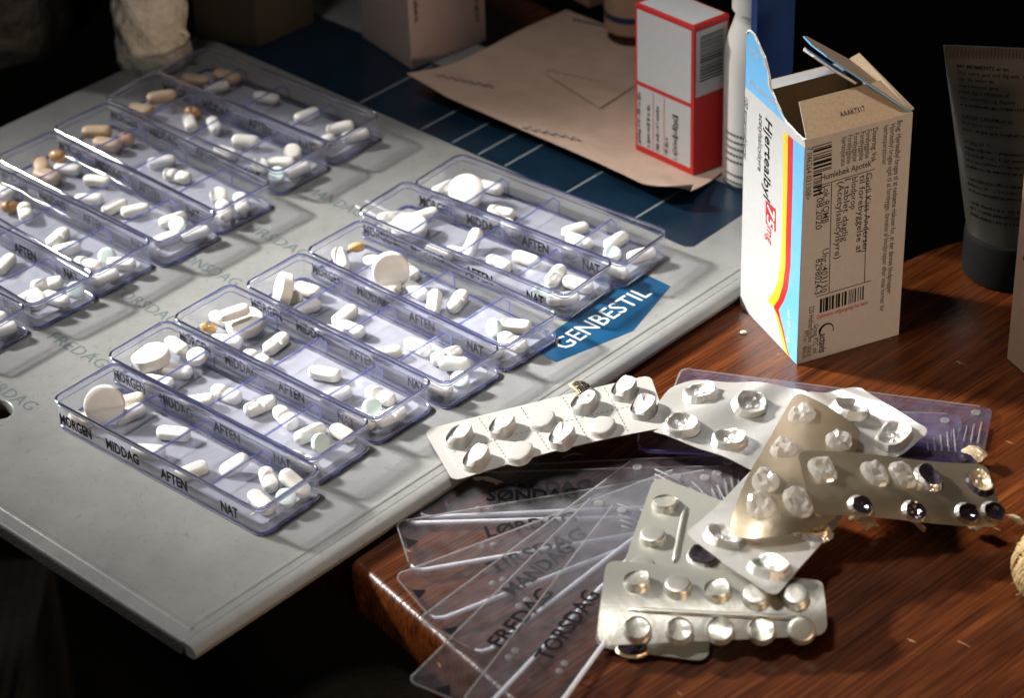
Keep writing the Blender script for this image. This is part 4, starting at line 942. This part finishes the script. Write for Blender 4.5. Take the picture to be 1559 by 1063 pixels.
sheet4('side_lip', [tB, tB-iw*4.5+V((0,0,1.5)), tA-iw*2.5+inw*3+V((0,0,-.6)), tA+inw*1], ['board_in', 'board_in'], .5)

# ------------------------------------------------------------------ cartons, bottles and bag behind
def carton(name, label, cat, A_, B_, C_, z0, hgt, mk):
    D_ = A_+C_-B_; t = thing(name, label, cat, tuple((A_+C_)/2))
    b = 0.5; bot = [V((p.x, p.y, z0)) for p in (A_, B_, C_, D_)]; c = sum(bot, V((0,0,0)))/4
    ins = [p+(c-p).normalized()*b for p in bot]
    mb = MB(); mb.loops([ins, [p+V((0,0,b)) for p in bot], [p+V((0,0,hgt-b)) for p in bot], [p+V((0,0,hgt)) for p in ins]]); mb.build('box', mk, t)
    return t
# red and white carton standing on the paper bag
RZ = 2.0
ra, rb, rc = G(968, 228, RZ), G(1055, 268, RZ), G(1106, 247, RZ)
rl = (rb-ra).normalized(); rr_ = (rc-rb).normalized(); rln = V((rl.y, -rl.x, 0)); rrn = V((rr_.y, -rr_.x, 0))
red = carton('medicine_carton', 'red and white medicine carton with a barcode, standing on the brown paper bag', 'carton', ra, rb, rc, RZ, 74, 'red')
def fq(o0, d, n, x0, x1, z0, z1, k=.12): return [o0+d*x0+V((0,0,z0))+n*k, o0+d*x1+V((0,0,z0))+n*k, o0+d*x1+V((0,0,z1))+n*k, o0+d*x0+V((0,0,z1))+n*k]
wl, wr = (rb-ra).length, (rc-rb).length
MB().add(fq(ra, rl, rln, 1.2, wl-1.6, 36, 71.5), [(0,1,2,3)]).build('white_panel', 'carton', red)
MB().add(fq(ra, rl, rln, 1.2, wl-1.6, 3.5, 34), [(0,1,2,3)]).build('white_panel', 'carton', red)
MB().add(fq(rb, rr_, rrn, 1.0, wr-1.0, 39, 71), [(0,1,2,3)]).build('white_panel', 'carton', red)
top = [V((p.x, p.y, RZ+74.1)) for p in (ra, rb, rc, ra+rc-rb)]; cc = sum(top, V((0,0,0)))/4
MB().add([p+(cc-p)*.09 for p in top], [(0,1,2,3)]).build('white_panel', 'carton', red)
mb = MB(); rnd = random.Random(5); z = 46.0
while z < 68:
    wd = rnd.choice([.3, .5, .8]); mb.add(fq(rb, rr_, rrn, 3.2, wr-3.4, z, z+wd, .25), [(0,1,2,3)]); z += wd+rnd.choice([.4, .7])
mb.build('barcode', 'inkd', red)
mb = MB()
for k, z1 in enumerate((31, 26, 28, 14, 28)):
    fine_print(mb, ra+rl*(3+k*5.6)+V((0,0,4.5))+rln*.25, (0,0,1), -rl, z1-5, 1.6 if k < 4 else 2.8, k)
mb.build('lettering', 'inkd', red)
MB().add(fq(ra, rl, rln, 10.8, 11.1, 4, 33, .2)+fq(ra, rl, rln, 17.4, 17.7, 4, 33, .2), [(0,1,2,3),(4,5,6,7)]).build('rule', 'inkr', red)
# pale pink carton at the top
pa, pb, pc_ = G(552, 57, 0), G(627, 107, 0), G(740, 62, 0)
pk = carton('medicine_carton', 'plain pale pink carton at the back, partly out of frame', 'carton', pa, pb, pc_, .2, 105, 'pinkc')
pr_ = (pc_-pb).normalized(); pn_ = V((pr_.y, -pr_.x, 0)); wpk = (pc_-pb).length
mb = MB(); fine_print(mb, pb+pr_*3.4+V((0,0,70))+pn_*.3, (0,0,-1), pr_, 45, 2.0, 8)
fine_print(mb, pb+pr_*(wpk-6)+V((0,0,62))+pn_*.3, (0,0,-1), pr_, 50, 2.2, 9); mb.build('lettering', 'inkd', pk)
# dim carton left of it
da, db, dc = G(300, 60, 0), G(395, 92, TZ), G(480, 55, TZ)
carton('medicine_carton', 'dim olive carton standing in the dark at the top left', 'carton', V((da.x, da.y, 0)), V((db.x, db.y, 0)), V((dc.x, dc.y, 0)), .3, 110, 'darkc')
# navy carton right behind the torn one
na = G(1137, 318, 0); nl = lu; nr = ru
NV = carton('medicine_carton', 'dark blue carton standing close behind the torn white carton', 'carton', na, na+nl*5, na+nl*5+nr*18, .2, 128, 'navy')
# white bottle
def lathe(name, prof, c, mk, parent, K_=32):
    mb = MB(); mb.loops([[V((c.x+r*math.cos(2*math.pi*j/K_), c.y+r*math.sin(2*math.pi*j/K_), c.z+z)) for j in range(K_)] for r, z in prof])
    return smooth_by_angle(mb.build(name, mk, parent), 40)
bc = G(1147, 268, .3)
bo = thing('pill_bottle', 'white plastic bottle between the red carton and the torn carton', 'bottle', tuple(bc))
lathe('bottle_body', [(12.5, .1), (14, 1.5), (14, 60), (13.6, 65), (12.3, 71), (10.2, 77), (9.2, 81), (9.2, 84)], bc, 'bottle', bo)
lathe('cap', [(10.4, 83), (11, 83.5), (11, 100), (10, 101)], bc, 'bottle', bo)
mb = MB()
for k in range(7):
    for i in range(7):
        a0 = -2.75+i*.12+(.02*(k % 3)); a1 = a0+.085; z = 26-k*3.3 if k < 5 else 24-k*3.6
        q = [bc+V((14.08*math.cos(a), 14.08*math.sin(a), z_)) for a, z_ in ((a0, z), (a1, z), (a1, z+1.2), (a0, z+1.2))]; mb.add(q, [(0,1,2,3)])
mb.build('label_print', 'inkg', bo)
# bottle with a blue ring and a peach carton at the very top
bc2 = G(962, 40, 6); b2o = thing('pill_bottle', 'pale bottle with a blue ring behind the red carton', 'bottle', tuple(bc2))
lathe('bottle_body', [(12, .2), (13.5, 1.5), (13.5, 48), (9, 56), (8, 58)], bc2, 'peachc', b2o)
lathe('blue_ring', [(13.7, 8), (13.7, 11)], bc2, 'navy', b2o)
pa2 = G(862, -6, 3); pb2 = G(897, 12, 3); carton('medicine_carton', 'peach carton whose lower corner shows at the top edge', 'carton', pa2, pb2, pb2+(V((20, 12, 0))), 3, 60, 'peachc')
# paper bag
pbag = thing('paper_bag', 'flat brown paper pharmacy bag lying under the red carton', 'paper bag', tuple(G(880, 160, 0)))
ca_, cb_, cc_, cd_ = G(620, 125, 7), G(862, 2, 5), G(1225, 150, 2), G(1020, 316, 6)
nu, nv = 46, 28; vs = []; uvs = []
for j_ in range(nv+1):
    for i_ in range(nu+1):
        u, v = i_/nu, j_/nv
        p = (ca_*(1-u)+cd_*u)*(1-v)+(cb_*(1-u)+cc_*u)*v
        p.z = 1.3+7.5*max(0, 1-v*3.2)**1.6*(1-.25*math.sin(u*5))+2.5*max(0, .16-u)*8*(1-v)+.5*math.sin(u*7+v*4)*.6+.35*math.sin(v*11)
        ou = 0
        if u > .88 and v < .14: p += (cb_-ca_).normalized()*(((u-.88)/.12)**2*(1-v/.14)*16)
        p -= (cb_-ca_).normalized()*(5.0*math.sin(math.pi*u)*(1-v))*(-1)*0.9
        vs.append(p)
nw = nu+1; n = len(vs)
fs = [(j_*nw+i_, j_*nw+i_+1, (j_+1)*nw+i_+1, (j_+1)*nw+i_) for j_ in range(nv) for i_ in range(nu)]
bd = [i for i in range(nw)]+[j_*nw+nu for j_ in range(1, nv+1)]+[nv*nw+i for i in range(nu-1, -1, -1)]+[j_*nw for j_ in range(nv-1, 0, -1)]
mb = MB(); mb.add(vs+[p-V((0,0,.5)) for p in vs], fs+[tuple(n+q for q in f[::-1]) for f in fs]+[(bd[k], n+bd[k], n+bd[(k+1) % len(bd)], bd[(k+1) % len(bd)]) for k in range(len(bd))])
smooth_by_angle(mb.build('bag_sheet', 'bag', pbag), 50)
def bagpt(px, py):
    best = G(px, py, 3); d = 1e9
    for p in vs:
        q = G(px, py, p.z); e_ = (p-q).length
        if e_ < d: d = e_; best = V((q.x, q.y, p.z+.35))
    return best
for (x0, y0, x1, y1) in ((664, 115, 752, 133), (832, 108, 915, 126), (796, 195, 884, 214), (872, 30, 930, 42)):
    a = bagpt(x0, y0); b = bagpt(x1, y1); mb = MB(); pts = []
    for k in range(33):
        t = k/32; w_ = math.sin(k*1.25)*(1.7 if k in (4, 5, 20, 27, 28) else .8)
        p = a+(b-a)*t; s_ = (b-a).cross(V((0,0,1))).normalized(); q = p+s_*w_; q.z = a.z+(b.z-a.z)*t+.25; pts.append(q)
    mb.tube(pts, .38, 5); mb.build('script_print', 'baglogo', pbag)
# paler paper slip on the bag
q = [bagpt(x, y)+V((0,0,.25)) for x, y in ((828, 112), (935, 68), (985, 120), (913, 166))]
MB().prism(q, (0, 0, .05)).build('inner_slip', 'bag', pbag)
# gauze roll at the top left
gc = G(236, 92, .3); ga = thing('gauze_roll', 'pale crumpled gauze roll standing behind the farthest pill strip', 'gauze roll', tuple(gc))
mb = MB(); K_ = 48; lp = []
for k in range(26):
    z = k*3.2; r = 17.5+.6*math.sin(k*.9)
    lp.append([V((gc.x+(r+.7*math.sin(6.28*j/K_*7+k*.8)+.5*math.sin(6.28*j/K_*15-k*1.3))*math.cos(6.28*j/K_), gc.y+(r+.7*math.sin(6.28*j/K_*7+k*.8))*math.sin(6.28*j/K_), gc.z+z)) for j in range(K_)])
mb.loops(lp); smooth_by_angle(mb.build('roll', 'gauze', ga), 60)
MB().tube([gc+V((15+3*math.cos(t), -9, 17+3.4*math.sin(t))) for t in [i*.6 for i in range(9)]], 1.6, 8).build('loose_end', 'gauze', ga, True)
# black bag filling the dark corner
bk = thing('black_bag', 'black crumpled bag standing in the dark upper left corner', 'bag', tuple(G(60, 80, 0)))
def blob(bx, by, rx, ry, hz, seed, name):
    mb = MB(); lp = []; K_ = 36; rnd = random.Random(seed); ph = [rnd.uniform(0, 6) for _ in range(6)]
    for k in range(22):
        t = k/21; z = hz*t; r = 1-.10*t-.9*max(0, t-.82)**1.4*5
        lp.append([V((bx+rx*max(.02, r)*(1+.05*math.sin(5*a+ph[0]+t*4)+.03*math.sin(11*a+ph[1]-t*7))*math.cos(a), by+ry*max(.02, r)*(1+.05*math.sin(4*a+ph[2]+t*3)+.03*math.sin(9*a+ph[3]+t*6))*math.sin(a), z)) for a in [6.2832*j/K_ for j in range(K_)]])
    mb.loops(lp); return smooth_by_angle(mb.build(name, 'black', bk), 70)
blob(-265, 1190, 62, 75, 190, 1, 'bag_body')
# hand cream tube
tc0 = G(1537, 408, TZ); tt = thing('cream_tube', 'dark grey squeezed hand cream tube standing on its cap at the right', 'tube', tuple(tc0))
lathe('cap', [(19.5, .2), (20.2, 1), (20.2, 19), (19.4, 20.5), (15, 21)], tc0, 'tubek', tt)
mb = MB(); lp = []; K_ = 40; tx_ = V((math.cos(-.18), math.sin(-.18), 0)); ty_ = V((-tx_.y, tx_.x, 0))
tw = lambda t: (19.5+15*t, 17.5*(1-t)+.5)
for k in range(24):
    t = k/23; z = 20.5+t*86; a_, b_ = tw(t); 
    if t > .94: b_ = .6
    lp.append([tc0+tx_*(a_*math.cos(6.2832*j/K_))+ty_*(b_*math.sin(6.2832*j/K_)-5*t)+V((0,0,z)) for j in range(K_)])
mb.loops(lp); smooth_by_angle(mb.build('tube_body', 'tube', tt), 60)
mb = MB()
for k in range(46):
    x = -32.6+k*1.43; o_ = tc0-ty_*(5+.62)+V((0,0,101)); mb.add([o_+tx_*x, o_+tx_*(x+.6), o_+tx_*(x+.6)+V((0,0,5.2)), o_+tx_*x+V((0,0,5.2))], [(0,1,2,3)])
mb.build('crimp', 'darkc', tt)
o_ = tc0-ty_*(5.75)+V((0,0,93)); MB().add([o_-tx_*1.5-ty_*.2, o_+tx_*1.2-ty_*.2, o_+tx_*1.2+V((0,0,13))-ty_*.2, o_-tx_*1.5+V((0,0,13))-ty_*.2], [(0,1,2,3)]).build('mark', 'ink', tt)
mb = MB()
lines = ['MY MOMENTS er en', 'Det være god ved dig selv. Ge', 'når du lader de', 'ingredienser give', 'med dig a effekten af', 'det naturlige og dagene', '~', '', 'HAND CREAM er en', 'bundpad med en', '~', '', 'af deg på C-', '~', '~', '~', '~', '', '~', '~', '~', '', '~', '~', '~']
for k, tx2 in enumerate(lines):
    if not tx2: continue
    z = 97-k*2.75; t = (z-20.5)/86; a_, b_ = tw(t)
    sc_ = 2.35
    if tx2 == '~':
        q_ = fine_print(MB(), (0,0,0), (1,0,0), (0,1,0), a_*.62, .62, k); vs_, fs_ = [(v.x/sc_*1.9, v.y/sc_*1.9) for v in q_.v], q_.f
    else: vs_, fs_, w0 = glyphs(tx2, bold=.012 if k in (0, 8) else 0)
    pts = []
    for x, y_ in vs_:
        xx = -a_*.86+x*sc_; cx = max(-.97, min(.97, xx/a_)); pts.append(tc0+tx_*(cx*a_)+ty_*(-(b_*math.sqrt(1-cx*cx))-5*t-.25)+V((0,0,z+y_*sc_)))
    mb.add(pts, fs_)
mb.build('lettering', 'ink', tt)
# peach carton cut by the right edge
ea = G(1533, 548, TZ); ep = G(1580, 590, TZ)
pe = carton('medicine_carton', 'peach carton cut off by the right edge of the photo', 'carton', ea, ep, ep+V((30, 22, 0)), TZ+.2, 95, 'peachc')
ed = (ep-ea).normalized(); en = V((ed.y, -ed.x, 0)); mb = MB()
for tx2, z, cp in (('V', 88, 2.6), ('Di', 63, 3.6), ('Al', 56, 3.6), ('60 fi', 50, 2.6)): letter(mb, tx2, ea+ed*4.5+V((0,0,z))+en*.25, ed, (0,0,1), cap=cp, bold=.02)
mb.build('lettering', 'ink', pe)
# ball of twine at the right edge
tc1 = G(1611, 862, TZ+17); tw_ = thing('twine_ball', 'fuzzy straw coloured ball of twine cut off by the right edge', 'twine', tuple(tc1)); mb = MB(); rnd = random.Random(11)
lathe('core', [(.5, -14)]+[(14*math.cos(a), 14*math.sin(a)) for a in [-1.4+.2*i for i in range(15)]]+[(.5, 14)], tc1, 'twine', tw_)
for k in range(70):
    ax = (V(((.2,.1,.97), (.9,.3,.3), (-.5,.8,.4))[k % 3])+V((rnd.gauss(0,.06), rnd.gauss(0,.06), rnd.gauss(0,.06)))).normalized(); u_ = ax.orthogonal().normalized(); v_ = ax.cross(u_); off_ = -.75+1.5*((k//3)/23); rr = 14.6+.5*(k % 3)
    mb.tube([tc1+ax*(off_*rr)+(u_*math.cos(t)+v_*math.sin(t))*rr*math.sqrt(1-off_*off_)*1.0 for t in [6.2832*i/28 for i in range(28)]], .7+.0*k, 6, closed=True)
mb.build('windings', 'twine', tw_, True)
mb = MB()
for k in range(40):
    d = V((rnd.gauss(0,1), rnd.gauss(0,1), rnd.gauss(0,1))).normalized(); s_ = V((rnd.gauss(0,1), rnd.gauss(0,1), rnd.gauss(0,1)))*.25
    mb.tube([tc1+d*15.5, tc1+d*17.5+s_, tc1+d*18.6+s_*4], [.2, .15, .05], 4)
o = mb.build('loose_fibre', 'twine', tw_); o['kind'] = 'stuff'
# crumb of tablet on the wood
cp_ = G(1132, 506, TZ+.6); mb = MB(); mb.loops([[cp_+V((1.5*s_*math.cos(t)*(1+.2*math.sin(3*t)), .9*s_*math.sin(t), z)) for t in [6.2832*i/10 for i in range(10)]] for s_, z in ((.7, -.6), (1, 0), (.6, .6))])
tag(smooth_by_angle(mb.build('tablet_crumb', 'crumb', base=tuple(cp_)), 30), 'small pale tablet crumb on the wood near the torn carton', 'crumb'); bpy.data.objects['tablet_crumb'].location = cp_*S
# chair below the table's corner
ch = thing('chair', 'dark grey upholstered chair standing below the table corner', 'chair', tuple(G(540, 1100, -330)))
cc0 = G(536, 1078, -330); lathe('armrest', [(44, -420), (48, -20), (46, -8), (40, -2), (20, 0)], cc0, 'fabric', ch, 40)
q0 = G(-30, 900, -330)
mb = MB(); lp = []
for k in range(33):
    x = -92+k*4; lp.append([V((q0.x+x, q0.y-130, -330-420)), V((q0.x+x, q0.y-130, -342)), V((q0.x+x, q0.y-110, -331+1.2*(k % 2))), V((q0.x+x, q0.y+26, -330+1.2*(k % 2))), V((q0.x+x, q0.y+32, -344)), V((q0.x+x, q0.y+32, -750))])
mb.loops(lp); mb.build('seat_cushion', 'fabric', ch)
